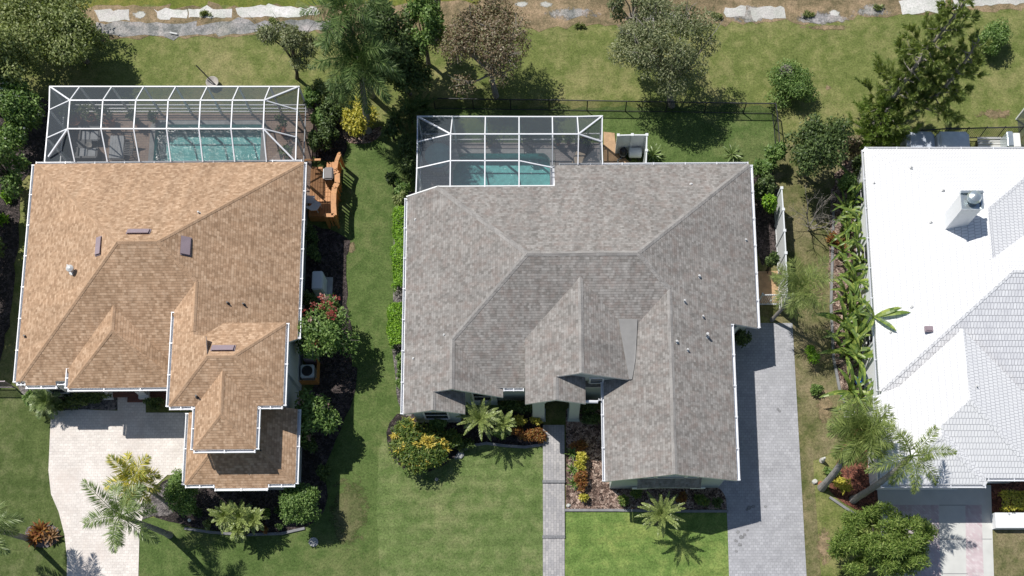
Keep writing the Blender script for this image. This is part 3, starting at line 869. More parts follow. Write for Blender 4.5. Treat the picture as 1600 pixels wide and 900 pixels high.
# garage front: eyebrow awning, brackets and three panes over it
for xx, ww in ((5.66, 0.6), (6.82, 1.5), (7.95, 0.6)):
    G.window((xx, 12.53, 2.86), ww, 0.42, (0, -1))
G.window((6.8, 12.53, 1.05), 2.3, 1.0, (0, -1))
a = MB()
n = 12
for i in range(n):
    xa, xb = 5.1 + 3.4 * i / n, 5.1 + 3.4 * (i + 1) / n
    h = lambda x: 2.0 + 0.2 * math.cos((x - 6.8) / 1.7 * math.pi / 2)
    a.slab([(xa, 12.56, h(xa) + 0.38), (xb, 12.56, h(xb) + 0.38), (xb, 12.08, h(xb)), (xa, 12.08, h(xa))], 0.07, 0, 1)
aw = G.part('awning', a, [M['shingle_grey'], M['white']])
for x in (5.25, 8.35):
    a = MB()
    a.bar((x, 12.56, 1.5), (x, 12.16, 1.95), 0.1, 0.1)
    a.span((x - 0.4, 12.10, 1.80), (x + 0.4, 12.17, 1.95))
    G.part('bracket', a, M['white'], aw)
# gutters and fascias
G.gutter((-7.34, 16.12, 2.58), (-7.34, 28.6, 2.58), out=(-1, 0))
G.gutter((11.77, 20.86, 2.58), (11.77, 30.5, 2.58), out=(1, 0))
G.gutter((10.2, 12.2, 3.22), (10.2, 20.82, 3.22), out=(1, 0))
G.gutter((3.34, 12.2, 3.22), (3.34, 17.6, 3.22), out=(-1, 0))
G.gutter((0.86, 28.85, 3.28), (0.86, 30.5, 2.6), w=0.2, out=(-1, 0))
G.gutter((1.1, 30.53, 2.58), (11.7, 30.53, 2.58), w=0.1, out=(0, 1))
G.gutter((-2.0, 17.49, 2.70), (-0.9, 17.49, 2.70), out=(0, -1))
G.fascia([(0.84, 28.88, 3.30), (-5.60, 28.88, 3.30), (-7.38, 28.68, 2.62)])
c = MB(); c.tube([(2.35, 16.5, 3.3), (3.0, 16.5, 3.25), (3.1, 16.6, 3.35)], 0.09, 8); G.part('downpipe', c, M['gutter'])
for (u, v, rr, h) in ((1069, 471, .05, .25), (1098, 495, .05, .22), (1104, 525, .075, .4), (1074, 547, .05, .22), (1057, 534, .06, .2), (1092, 432, .06, .2), (1165, 375, .05, .15), (1080, 288, .05, .12)):
    G.pipe(u, v, gN if v < 300 else gE, rr, h)
for (u, v) in ((694, 523), (646, 560), (649, 343)):
    G.pipe(u, v, gW, .04, .12)

# ---------- the tan shingled house on the left
O = House('tan brown shingled two-level house with cream paver drive at the left', 0.009, -20.5, 22.0)
q_ = O.p = 0.519
oE = lambda x, y: 2.94 + q_ * (-13.0 - x)
oW = lambda x, y: 2.94 + q_ * (x + 27.94)
oN = lambda x, y: 2.94 + q_ * (30.65 - y)
oS = lambda x, y: 2.94 + q_ * (y - 17.75)
R1, R2 = V(oW, -21.49, 24.2), V(oE, -19.45, 24.2)
TW = lambda x, y: 4.7 + q_ * (x + 19.0)
TE = lambda x, y: 4.7 + q_ * (-13.16 - x)
TN = lambda x, y: 4.7 + q_ * (20.45 - y)
TS = lambda x, y: 4.7 + q_ * (y - 15.95)
TX = V(oE, -17.70, 22.45)
r = MB()
r.slab([V(oW, -27.94, 30.65), R1, V(oW, -27.94, 17.97)] if False else [V(oW, -27.94, 30.65), V(oW, -27.94, 17.97), V(oW, -27.72, 17.97), R1], T)
r.slab([V(oN, -27.94, 30.65), R1, R2, V(oN, -13.0, 30.65)], T)
r.slab([V(oE, -13.0, 30.65), R2, TX, V(oE, -17.70, 19.0), V(oE, -14.1, 19.6), V(oE, -13.0, 20.28)], T)
r.slab([R1, V(oS, -27.72, 17.97), V(oS, -27.38, 17.97), V(oS, -27.38, 17.77), V(oS, -25.77, 17.77), V(oS, -25.77, 17.97), V(oS, -24.6, 17.97), V(oS, -24.6, 18.3), V(oS, -19.0, 18.3), V(oS, -19.0, 21.14), TX, R2], T)
# porch hip
pz = 3.38
pW = lambda x, y: pz + q_ * (x + 24.93)
pE = lambda x, y: pz + q_ * (-19.33 - x)
ph = pz + q_ * 2.8
P0, P1 = (-22.13, 21.4, ph), (-22.13, 20.05, ph)
r.slab([P0, P1, (-24.93, 17.45, pz), V(pW, -24.93, 18.62)], T)
r.slab([P1, (-24.93, 17.45, pz), (-18.92, 17.45, pz), (-19.0, 17.75, pz + 0.1)], T)
r.slab([P0, P1, V(pE, -18.95, 17.12), V(pE, -18.95, 18.2)], T)
# upper storey
K1, K2 = (-16.75, 18.2, 4.7 + q_ * 2.25), (-15.41, 18.2, 4.7 + q_ * 2.25)
r.slab([V(TW, -19.0, 21.14), V(TW, -19.0, 15.95), K1, V(TW, -16.9, 19.3), V(TW, -17.70, 19.55), V(TW, -17.70, 22.45)], T)
r.slab([K1, K2, V(TN, -13.16, 20.45), V(TN, -18.2, 20.45)], T)
r.slab([K2, V(TE, -13.16, 20.45), V(TE, -13.16, 15.95)], T)
r.slab([K1, K2, V(TS, -13.16, 15.95), V(TS, -14.46, 15.95), (-16.05, 17.3, 5.40), V(TS, -17.64, 15.95), V(TS, -19.0, 15.95)], T)
B0, B1 = (-16.05, 17.54, 5.525), (-16.05, 15.24, 5.525)
r.slab([B0, B1, (-17.64, 13.65, 4.7), (-17.64, 15.95, 4.7)], T)
r.slab([B0, B1, (-14.46, 13.65, 4.7), (-14.46, 15.95, 4.7)], T)
r.slab([B1, (-17.64, 13.65, 4.7), (-14.46, 13.65, 4.7)], T)
# garage skirt roof
lz = 2.9
sW = lambda x, y: lz + q_ * (x + 18.65)
sS = lambda x, y: lz + q_ * (y - 12.28)
sE = lambda x, y: lz + q_ * (-12.86 - x)
top = 1.55
r.slab([V(sW, -18.65, 16.2), V(sW, -18.65, 12.28), V(sW, -18.65 + top, 12.28 + top), V(sW, -18.65 + top, 16.2)], T)
r.slab([V(sS, -18.65, 12.28), V(sS, -17.08, 12.28), V(sS, -17.08, 12.10), V(sS, -14.3, 12.10), V(sS, -14.3, 12.28), V(sS, -12.86, 12.28), V(sS, -12.86 - top, 12.28 + top), V(sS, -18.65 + top, 12.28 + top)], T)
r.slab([V(sE, -12.86, 16.35), V(sE, -12.86, 12.28), V(sE, -12.86 - 1.8, 12.28 + 1.8), V(sE, -12.86 - 1.8, 16.35)], T)
roof = O.part('roof', r, [M['shingle_tan'], M['white']])
O.caps([(R1, R2), (R2, V(oE, -13.06, 30.58)), (R1, V(oW, -27.88, 30.6)), (R1, V(oW, -27.7, 17.99)), (R2, TX), (TX, V(oE, -17.70, 19.75)), (P0, P1), (P1, (-24.9, 17.48, pz)), (P1, (-19.2, 17.48, pz)),
        (K1, K2), (K1, V(TW, -18.95, 16.0)), (K2, V(TE, -13.2, 16.0)), (K2, V(TE, -13.2, 20.4)), (B0, B1), (B1, (-17.6, 13.69, 4.7)), (B1, (-14.5, 13.69, 4.7)),
        (V(sW, -18.6, 12.33), V(sW, -17.2, 13.73)), (V(sE, -12.91, 12.33), V(sE, -14.3, 13.72))], M['cap_tan'], roof, 0.22)
w = MB()
w.span((-27.5, 18.4, 0), (-13.45, 30.2, 2.9)); w.span((-27.2, 18.15, 0), (-25.9, 18.5, 2.85))
w.span((-18.55, 16.35, 0), (-13.6, 20.02, 4.68)); w.span((-17.2, 14.05, 0.01), (-14.9, 16.4, 4.66))
w.span((-18.2, 12.72, 0), (-13.3, 16.3, 2.88)); w.span((-24.5, 18.3, 2.9), (-19.1, 18.6, 3.36))
O.part('wall', w, M['wall_grey'])
O.gutter((-27.94, 17.97, 2.92), (-27.94, 30.63, 2.92), out=(-1, 0))
O.gutter((-13.0, 20.3, 2.92), (-13.0, 30.63, 2.92), out=(1, 0))
O.gutter((-27.9, 30.65, 2.92), (-13.1, 30.65, 2.92), w=0.1, out=(0, 1))
O.gutter((-27.9, 17.97, 2.92), (-27.42, 17.97, 2.92), out=(0, -1))
O.gutter((-27.4, 17.77, 2.92), (-25.75, 17.77, 2.92), out=(0, -1))
O.gutter((-25.75, 17.97, 2.92), (-24.95, 17.97, 2.92), out=(0, -1))
O.gutter((-24.93, 17.45, pz - .02), (-19.18, 17.45, pz - .02), out=(0, -1))
O.gutter((-24.93, 17.45, pz - .02), (-24.93, 18.6, pz - .02), out=(-1, 0))
O.gutter((-19.0, 15.95, 4.68), (-19.0, 21.1, 4.68), out=(-1, 0))
O.gutter((-13.16, 15.95, 4.68), (-13.16, 20.43, 4.68), out=(1, 0))
O.gutter((-18.98, 15.95, 4.68), (-17.8, 15.95, 4.68), out=(0, -1))
O.gutter((-14.42, 15.95, 4.68), (-13.18, 15.95, 4.68), out=(0, -1))
O.gutter((-17.64, 13.65, 4.68), (-17.64, 15.9, 4.68), w=0.11, out=(-1, 0))
O.gutter((-14.46, 13.65, 4.68), (-14.46, 15.9, 4.68), out=(1, 0))
O.gutter((-17.62, 13.65, 4.68), (-14.48, 13.65, 4.68), out=(0, -1))
O.gutter((-18.65, 12.28, lz - .02), (-18.65, 16.2, lz - .02), out=(-1, 0))
O.gutter((-12.86, 12.28, lz - .02), (-12.86, 16.35, lz - .02), out=(1, 0))
O.gutter((-18.63, 12.28, lz - .02), (-17.1, 12.28, lz - .02), out=(0, -1))
O.gutter((-17.08, 12.10, lz - .02), (-14.3, 12.10, lz - .02), out=(0, -1))
O.gutter((-14.28, 12.28, lz - .02), (-12.88, 12.28, lz - .02), out=(0, -1))
O.turtle(154, 385, oW, (0.32, 0.95), 0.0); O.turtle(217, 362, oN, (1.1, 0.32), 0.0); O.turtle(291, 385, oE, (0.42, 0.95), 0.0); O.turtle(349, 544, TN, (1.1, 0.34), 0.0)
O.pipe(114, 424, oW, .11, .35, M['pipe'], True); O.pipe(107, 416, oW, .04, .2)
for (u, v, f) in ((311, 333, oN), (356, 474, oE), (381, 476, oE), (40, 526, oW)): O.pipe(u, v, f, .045, .22, M['dark'] if v > 400 else None)
O.pipe(308, 620, TS, .05, .25, M['dark'])
for u in (170, 228):
    b = O.L(u, 621, 0.0)
    c = MB(); c.span((b.x - .24, b.y - .0, 0), (b.x + .24, b.y + .4, 3.3)); c.span((b.x - .3, b.y - .15, 0), (b.x + .3, b.y + .45, .3)); c.span((b.x - .28, b.y - .13, 3.0), (b.x + .28, b.y + .43, 3.28))
    O.part('column', c, M['white'])
yb = O.L(200, 621, 0).y
c = MB(); c.span((-24.2, yb, 0), (-19.3, yb + 1.2, .18)); c.span((-23.2, yb - .3, 0), (-20.6, yb - .004, .09)); O.part('porch_step', c, M['red_brick'])
c = MB(); c.span((-22.8, 18.33, .2), (-21.2, 18.395, 2.5)); dr = O.part('door', c, M['dark'])
c = MB(); c.lathe((-21.95, 18.29, 1.1), [(0.03, 0), (0.05, 0.03), (0.03, 0.06)], 8); O.part('handle', c, M['steel'], dr)
O.window((-26.6, 18.11, 1.5), 0.9, 1.4, (0, -1)); O.window((-13.41, 27.6, 1.5), 1.2, 1.3, (1, 0)); O.window((-13.41, 29.3, 1.5), 0.8, 1.3, (1, 0)); O.window((-13.56, 18.2, 3.2), 0.8, 1.0, (1, 0))
c = MB(); c.span((-17.9, 12.655, .05), (-13.7, 12.715, 2.25)); O.part('garage_door', c, M['white'])
c = MB(); c.tube([(-13.05, 12.25, 2.8), (-13.25, 12.6, 2.5), (-13.25, 12.6, 0.05)], 0.045, 8); O.part('downpipe', c, M['gutter'])

# ---------- the white tiled house on the right
W = House('white tiled roof house with square chimney at the right edge', 0.0, 26.0, 22.0)
z0 = 2.8
W.p = 0.42
wW = lambda x, y: z0 + 0.42 * (x - 17.93)
a0, a1 = Vector((17.93, 31.40, z0)), Vector((17.98, 17.28, z0))
AP = A(1583, 422, 5.36); N0 = A(1544, 325, 5.03); N1 = A(1550, 405, 5.03)
E1 = Vector((38, AP.y, AP.z))
F0 = A(1504, 514, 4.55); F1 = A(1516, 624, 4.55)
G2 = A(1471, 680, 3.95)
NE = Vector((N0.x + 5.3, 31.40, z0))
r = MB()
r.slab([a0, a1, AP, N1, N0], T)
r.slab([a0, N0, NE], T)
r.slab([N0, NE, Vector((NE.x, 25.0, z0)), N1], T)
r.slab([AP, E1, Vector((38, 27.6, 2.9)), Vector((26.9, 27.6, 3.0)), N1], T)
r.slab([Vector((17.93, 12.5, z0)), Vector((17.78, 17.0, z0)), Vector((18.9, 17.4, z0 + .42)), F0, F1], T)
Ex = F1.x + 4.2
r.slab([F0, F1, Vector((Ex, 12.50, z0)), Vector((Ex, 16.5, z0)), Vector((Ex - .5, 17.0, z0 + .2))], T)
roof = W.part('roof', r, [M['tile_white'], M['white']])
r = MB(); r.slab([a1, AP, E1, Vector((38, 17.28, z0))], T); W.part('roof', r, [M['tile_mottled'], M['white']])
r = MB(); r.slab([F1, Vector((17.93, 12.50, z0 - .01)), Vector((Ex, 12.50, z0))], T); W.part('roof', r, [M['tile_white'], M['white']])
r = MB()
g2W = lambda x, y: z0 + .415 * (x - 17.72)
r.slab([Vector((17.72, 12.14, z0)), Vector((17.72, 15.2, z0)), Vector((G2.x, 18.2, G2.z)), G2], T)
r.slab([Vector((23.28, 12.14, z0)), Vector((23.28, 15.2, z0)), Vector((G2.x, 18.2, G2.z)), G2], T)
r.slab([G2, Vector((17.72, 12.14, z0)), Vector((23.28, 12.14, z0))], T)
W.part('roof', r, [M['tile_white'], M['white']])
W.caps([(AP, a1 + Vector((.1, .1, .05))), (AP, N1), (N0, N1), (N0, a0), (N0, NE), (AP, E1), (F0, F1), (F1, Vector((Ex, 12.5, z0))), (G2, Vector((23.25, 12.17, z0))), (G2, Vector((17.8, 12.2, z0)))], M['tile_white'], roof, 0.3)
w = MB()
w.span((18.12, 17.75, 0), (37.5, 31.1, 2.78)); w.span((18.10, 12.9, 0), (25.8, 17.8, 2.77)); w.span((18.13, 12.55, 0), (22.9, 13.0, 2.76))
W.part('wall', w, M['wall_white'])
W.gutter((17.93, 17.3, z0 - .02), (17.93, 31.35, z0 - .02), w=0.09, out=(-1, 0))
W.gutter((17.72, 12.16, z0 - .02), (17.74, 17.0, z0 - .02), w=0.09, out=(-1, 0))
W.gutter((17.74, 12.14, z0 - .02), (23.26, 12.14, z0 - .02), out=(0, -1))
W.gutter((23.4, 12.50, z0 - .02), (Ex, 12.50, z0 - .02), out=(0, -1))
W.gutter((17.98, 31.40, z0 - .02), (NE.x, 31.40, z0 - .02), w=0.1, out=(0, 1))
c = MB(); c.span((18.3, 12.515, .05), (22.7, 12.575, 2.3)); O_ = W.part('garage_door', c, M['white'])
c = MB(); c.tube([(23.4, 12.35, 2.65), (24.1, 12.5, 2.5), (24.3, 12.75, 2.3)], 0.06, 8); W.part('downpipe', c, M['gutter'])
for yy in (29.3, 25.6, 21.0): W.window((18.085, yy, 1.5), 1.3, 1.1, (-1, 0))
# chimney
zt = 6.35
c1, c2 = A(1503.5, 326, zt), A(1532.5, 301, zt)
ch = MB()
ch.span((c1.x, c1.y, 3.2), (c2.x, c2.y, zt)); W_ch = W.part('chimney', ch, M['wall_white'])
ch = MB()
ch.span((c1.x - .07, c2.y - .1, zt), (c2.x + .07, c2.y + .03, zt + .16)); ch.span((c2.x - .1, c1.y - .05, zt), (c2.x + .05, c2.y - .105, zt + .12))
ch.span((c1.x - .05, c1.y - .05, zt), (c1.x + .06, c2.y - .105, zt + .06)); ch.span((c1.x + .065, c1.y - .05, zt), (c2.x - .105, c1.y + .05, zt + .06)); ch.span((c1.x + .07, c1.y + .06, zt + .003), (c2.x - .11, c2.y - .11, zt + .03))
W.part('chimney_crown', ch, M['steel'], W_ch)
ch = MB(); cc = (c1 + c2) / 2 + Vector((0, 0, 0.03))
ch.lathe(cc, [(.18, 0), (.18, .16), (.34, .2), (.38, .32), (.30, .44), (.12, .52), (.04, .54)], 20); W.part('chimney_cap', ch, M['steel'], W_ch)
for (u, v) in ((1424, 261), (1366, 286), (1455, 347), (1474, 297)): W.pipe(u, v, wW, .04, .12)
W.pipe(1526, 604, lambda x, y: F1.z - .42 * (x - F1.x), .04, .15); W.pipe(1425, 479, wW, .05, .1); W.pipe(1392, 519, wW, .04, .1)
hv = MB(); p = W.on(1450, 515, wW); hv.box((p.x, p.y, p.z + .08), (.42, .3, .12)); hv.box((p.x, p.y, p.z + .15), (.30, .2, .05)); W.part('roof_vent', hv, M['vent'])

# ------------------------------------------------------------------ pool cages, pools and patios
def patio(rect, hole, mat):
    mb = MB(); cells(mb, rect[0], rect[1], rect[2], rect[3], 0.1, [hole])
    for x in rect[:2]: mb.face([(x, rect[2], 0), (x, rect[3], 0), (x, rect[3], .1), (x, rect[2], .1)])
    mb.face([(rect[0], rect[3], 0), (rect[1], rect[3], 0), (rect[1], rect[3], .1), (rect[0], rect[3], .1)])
    return structure('patio', mb, mat)
def pool(label, hole, floor, deep, corners):
    x0, x1, y0, y1 = hole
    t = thing('swimming_pool', label, 'pool', ((x0 + x1) / 2, (y0 + y1) / 2, 0))
    off = (-(x0 + x1) / 2, -(y0 + y1) / 2, 0)
    b = MB()
    b.face([(x0, y0, -deep), (x1, y0, -deep), (x1, y1, -deep), (x0, y1, -deep)])
    for p, q in (((x0, y0), (x1, y0)), ((x1, y0), (x1, y1)), ((x1, y1), (x0, y1)), ((x0, y1), (x0, y0))):
        b.face([(p[0], p[1], .1), (q[0], q[1], .1), (q[0], q[1], -deep), (p[0], p[1], -deep)])
    o = b.build('basin', floor, t); o.location = off
    w = MB(); n = 40
    w.face([(x0, y0, 0.0), (x1, y0, 0.0), (x1, y1, 0.0), (x0, y1, 0.0)])
    o = w.build('water', M['water'], t); o.location = off
    c = MB()
    for p, q in (((x0 - .15, y1 + .08), (x1 + .15, y1 + .08)), ((x0 - .08, y0), (x0 - .08, y1 - .075)), ((x1 + .08, y0), (x1 + .08, y1 - .075))):
        c.bar((p[0], p[1], .1), (q[0], q[1], .1), .30, .05)
    for (cx, cy, sx, sy) in corners:
        pts = [(cx, cy)] + [(cx + sx * .75 * (1 - math.sin(a)), cy + sy * .75 * (1 - math.cos(a))) for a in [math.pi / 2 * k / 6 for k in range(7)]]
        c.prism(pts, -.3, .123)
    o = c.build('coping', M['concrete'], t); o.location = off
    return t
nwL, neL = A(78, 135.5, 2.6), A(467, 135.5, 2.6)
patio((nwL.x, neL.x + .25, 30.0, nwL.y + .05), POOL_L, M['paver_deck'])
pool('sparkling teal swimming pool under the long left cage', POOL_L, M['pool_floor'], .62, [(POOL_L[0], POOL_L[3], 1, -1)])
nwR, neR = A(652.5, 182, 2.6), A(941, 181.5, 2.6)
patio((nwR.x, neR.x, 28.3, nwR.y), POOL_R, M['paver_deck2'])
pool('calm turquoise swimming pool under the smaller middle cage', POOL_R, M['pool_floor2'], .6, [(POOL_R[0], POOL_R[3], 1, -1), (POOL_R[1], POOL_R[3], -1, -1)])

def cage(label, frame_bars, panels, base, sub):
    t = thing('pool_cage', label, 'pool cage', (base.x, base.y, 0), 0, 'screened pool cages')
    off = (-base.x, -base.y, 0)
    f = MB()
    for p, q, w in frame_bars: f.bar(p, q, w, w * 1.15)
    o = f.build('frame', M['alu'], t); o.location = off
    for nm, faces in panels:
        s = MB()
        for fc in faces: s.face(fc)
        o = s.build(nm, M['screen'], t); o.location = off
    f = MB()
    for p, q, w in sub: f.bar(p, q, w, w)
    o = f.build('rail', M['alu'], t); o.location = off
    return t
BW = 0.062
# left cage
Zo, Zi, Ze = 2.6, 3.6, 2.97
ON = [A(u, 135.5, Zo) for u in (78, 125, 175, 225, 275, 324, 373, 422, 467)]
OW = [A(77.2, 172, Zo), A(73.3, 216, Zo), A(70, 252, Zo)]
OE = [A(464.5, 172, Zo), A(463, 214.5, Zo), A(462, 252, Zo)]
IN = [A(u, 157, Zi) for u in (109.5, 161, 212.5, 263, 313.5, 363.5, 413.3)]
IS = [A(u, 201.5, Zi) for u in (106, 158, 209, 260.5, 311, 361, 411.5)]
EV = [A(u, 253, Ze) for u in (117, 168, 218, 267, 317, 367, 416.5)]
bars = []
def poly(pts, w=BW):
    for i in range(len(pts) - 1): bars.append((pts[i], pts[i + 1], w))
poly(ON); poly([ON[0]] + OW); poly([ON[-1]] + OE); poly(IN); poly(IS)
for i in range(7):
    bars.append((IN[i], ON[i + 1], BW)); bars.append((IN[i], IS[i], BW)); bars.append((IS[i], EV[i], BW))
for p, q in ((IN[0], ON[0]), (IN[6], ON[8]), (IN[0], OW[0]), (IN[6], OE[0]), (IS[0], OW[1]), (IS[6], OE[1]), (IS[0], A(76, 245, 2.75)), (IS[6], A(460, 251, 2.9))): bars.append((p, q, BW if q in (OW[0], OE[0], OW[1], OE[1]) else .08))
dn = lambda p, z=0.1: Vector((p.x, p.y, z))
for p in ON + OW[:2] + OE[:2]: bars.append((p, dn(p), .09))
bars.append((OW[2], dn(OW[2]), .09)); bars.append((OE[2], dn(OE[2]), .09))
sub = []
for z in (0.95, 0.62, 0.34): sub.append((dn(ON[0], z), dn(ON[-1], z), .055))
for z in (0.95,): sub.append((dn(ON[-1], z), dn(OE[2], z), .055)); sub.append((dn(ON[0], z), dn(OW[2], z), .055))
panels = [('screen_panel', [[IN[i], IN[i + 1], IS[i + 1], IS[i]] for i in range(6)]), ('screen_panel', [[IS[i], IS[i + 1], EV[i + 1], EV[i]] for i in range(6)]),
          ('screen_panel', [[ON[i + 1], ON[i + 2], IN[i + 1], IN[i]] for i in range(6)] + [[ON[0], ON[1], IN[0]], [ON[7], ON[8], IN[6]]]),
          ('screen_panel', [[ON[0], OW[0], IN[0]], [OW[0], OW[1], IS[0], IN[0]], [OW[1], OW[2], EV[0], IS[0]]]),
          ('screen_panel', [[ON[8], OE[0], IN[6]], [OE[0], OE[1], IS[6], IN[6]], [OE[1], OE[2], EV[6], IS[6]]]),
          ('screen_panel', [[ON[0], ON[-1], dn(ON[-1]), dn(ON[0])]]), ('screen_panel', [[ON[0], OW[2], dn(OW[2]), dn(ON[0])]]), ('screen_panel', [[ON[-1], OE[2], dn(OE[2]), dn(ON[-1])]])]
cage('long white framed screen cage with eight bays over the left pool', bars, panels, (ON[0] + ON[-1]) / 2, sub)
# middle cage
Zi = 3.3; Za, Zb = 3.27, 2.65
bars = []
ON = [A(u, v, Zo) for u, v in ((652.5, 182), (707, 182.3), (758.5, 182.4), (811, 182.6), (863, 182.6), (902, 182.5), (941, 181.5))]
OW = [A(652.2, 222, Zo), A(651.5, 263.3, Zo), A(650, 301, Zo)]
OE = [A(940.4, 221.6, Zo), A(941.5, 257, Zo)]
IN = [A(u, 209.8, Zi) for u in (704, 757.7, 811, 863.5, 904)]
IS = [A(u, 251.4, Zi) for u in (703.8, 757.7, 811)]
EV = [A(703.3, 292.5, Za), A(757.5, 292.5, Za), A(811, 292.5, Za)]
KC = A(863, 262, 2.95); EC = A(863, 257.5, Zb); EE = A(903, 257.2, Zb); KS = A(863.5, 291, Za)
poly(ON); poly([ON[0]] + OW); poly([ON[-1]] + OE); poly(IN); poly(IS + [KC])
for p, q in ((IN[0], ON[1]), (IN[1], ON[2]), (IN[2], ON[3]), (IN[3], ON[4]), (IN[4], ON[5]), (IN[0], IS[0]), (IN[1], IS[1]), (IN[2], IS[2]), (IS[0], EV[0]), (IS[1], EV[1]), (IS[2], EV[2]), (IN[3], EC), (IN[4], EE), (IN[0], OW[0]), (IS[0], OW[1])): bars.append((p, q, BW))
for p, q in ((IN[0], ON[0]), (IN[4], ON[6]), (IN[4], OE[0])): bars.append((p, q, .08))
for p in ON + OW + OE: bars.append((p, dn(p), .09))
sub = []
for z in (0.95, 0.4): sub.append((dn(ON[0], z), dn(ON[-1], z), .055))
for z in (0.95,): sub.append((dn(ON[-1], z), dn(OE[-1], z), .055)); sub.append((dn(ON[0], z), dn(OW[-1], z), .055))
panels = [('screen_panel', [[IN[i], IN[i + 1], IS[i + 1], IS[i]] for i in range(2)] + [[IN[2], IN[3], KC, IS[2]], [IN[3], IN[4], EE, EC]]),
          ('screen_panel', [[IS[i], IS[i + 1], EV[i + 1], EV[i]] for i in range(2)] + [[IS[2], KC, KS, EV[2]]]),
          ('screen_panel', [[ON[i + 1], ON[i + 2], IN[i + 1], IN[i]] for i in range(4)] + [[ON[0], ON[1], IN[0]], [ON[5], ON[6], IN[4]]]),
          ('screen_panel', [[ON[0], OW[0], IN[0]], [OW[0], OW[1], IS[0], IN[0]], [OW[1], OW[2], EV[0], IS[0]]]),
          ('screen_panel', [[ON[6], OE[0], IN[4]], [OE[0], OE[1], EE, IN[4]]]),
          ('screen_panel', [[ON[0], ON[-1], dn(ON[-1]), dn(ON[0])]]), ('screen_panel', [[ON[0], OW[2], dn(OW[2]), dn(ON[0])]]), ('screen_panel', [[ON[-1], OE[1], dn(OE[1]), dn(ON[-1])]])]
cage('smaller white framed screen cage joined to the grey roof', bars, panels, (ON[0] + ON[-1]) / 2, sub)

# ------------------------------------------------------------------ garden furniture and fittings
def at_thing(name, label, cat, u, v, z=0.0, rot=0.0, group=None):
    return thing(name, label, cat, A(u, v, z), rot, group)
# spa with pale spillway
t = at_thing('spa', 'round raised spa with pale stone spillway at the end of the turquoise pool', 'spa', 686, 247, .1)
m = MB(); m.lathe((0, 0, 0), [(1.12, 0), (1.12, .34), (.82, .34), (.82, .25)], 28); m.build('rim', M['paver_deck2'], t)
m = MB(); m.lathe((0, 0, .2), [(.83, 0), (.83, .06)], 28); m.build('water', M['pool_floor'], t)
m = MB(); m.box((.92, -.1, .28), (.5, .7, .34), .3); m.box((.6, -.75, .2), (.6, .4, .3), .6); m.build('spillway', M['concrete'], t)
# left patio seats
def loveseat(label, u, v, rot):
    t = at_thing('loveseat', label, 'loveseat', u, v, .1, rot, 'pale seats on the left patio')
    m = MB(); m.span((-.55, -.36, 0), (.55, .36, .28)); m.span((-.62, .30, 0), (.62, .42, .62)); m.span((-.62, -.36, 0), (-.53, .30, .5)); m.span((.53, -.36, 0), (.62, .30, .5)); m.build('frame', M['dark'], t)
    for x in (-.255, .255):
        m = MB(); m.span((x - .245, -.36, .28), (x + .245, .28, .43)); m.build('cushion', M['cushion'], t, bevel=.04)
    return t
loveseat('pale two cushion loveseat nearest the north wall of the left cage', 146, 217, 0)
loveseat('pale two cushion loveseat beside the tan roof edge', 142, 246, math.pi)
t = at_thing('coffee_table', 'dark coffee table between the two pale loveseats', 'table', 136, 231, .1)
m = MB(); m.span((-.45, -.28, .36), (.45, .28, .42)); m.build('tabletop', M['dark'], t)
for sx in (-1, 1):
    for sy in (-1, 1):
        m = MB(); m.bar((sx * .4, sy * .23, 0), (sx * .4, sy * .23, .36), .06, .06); m.build('leg', M['dark'], t)
o = at_thing('bowl', 'round pale bowl on the dark coffee table', 'bowl', 139.5, 228, .54)
m = MB(); m.lathe((0, 0, -.02), [(.08, 0), (.2, .1), (.19, .1), (.05, .03)], 18); m.build('dish', M['stone'], o)
t = at_thing('daybed', 'wide white slatted daybed left of the sparkling pool', 'daybed', 186, 235, .1)
m = MB(); m.span((-.42, -.75, .2), (.42, .75, .28)); m.build('frame', M['white'], t)
m = MB()
for i in range(5): m.span((-.40 + .165 * i, -.72, .28), (-.245 + .165 * i, .72, .36))
m.build('mattress', M['cushion'], t)
for sx in (-1, 1):
    for sy in (-1, 1):
        m = MB(); m.bar((sx * .36, sy * .68, 0), (sx * .36, sy * .68, .2), .06, .06); m.build('leg', M['white'], t)
def slat_chair(label, u, v, rot, mat, group=None, w=.5, l=1.1):
    t = at_thing('slatted_chair', label, 'chair', u, v, .1, rot, group)
    m = MB()
    for i in range(7): m.bar((-w / 2, -l / 2 + l * .6 * i / 6, .36), (w / 2, -l / 2 + l * .6 * i / 6, .36), .06, .025)
    for sx in (-1, 1): m.bar((sx * w / 2, -l / 2, .34), (sx * w / 2, l * .12, .34), .04, .04)
    m.build('seat', mat, t)
    m = MB()
    for i in range(4): m.bar((-w / 2, l * .16 + .1 * i, .42 + .13 * i), (w / 2, l * .16 + .1 * i, .42 + .13 * i), .06, .025)
    for sx in (-1, 1): m.bar((sx * w / 2, l * .12, .34), (sx * w / 2, l * .16 + .34, .88), .04, .04)
    m.build('backrest', mat, t)
    for sx in (-1, 1):
        for y in (-l / 2 + .05, l * .1):
            m = MB(); m.bar((sx * w / 2, y, 0), (sx * w / 2, y, .33), .04, .04); m.build('leg', mat, t)
    return t
slat_chair('dark slatted chair between white daybed and sparkling pool', 206, 234, -.15, M['dark'], 'dark slatted patio chairs')
slat_chair('dark slatted chair against the west screen of left cage', 115, 243, 1.2, M['dark'], 'dark slatted patio chairs')
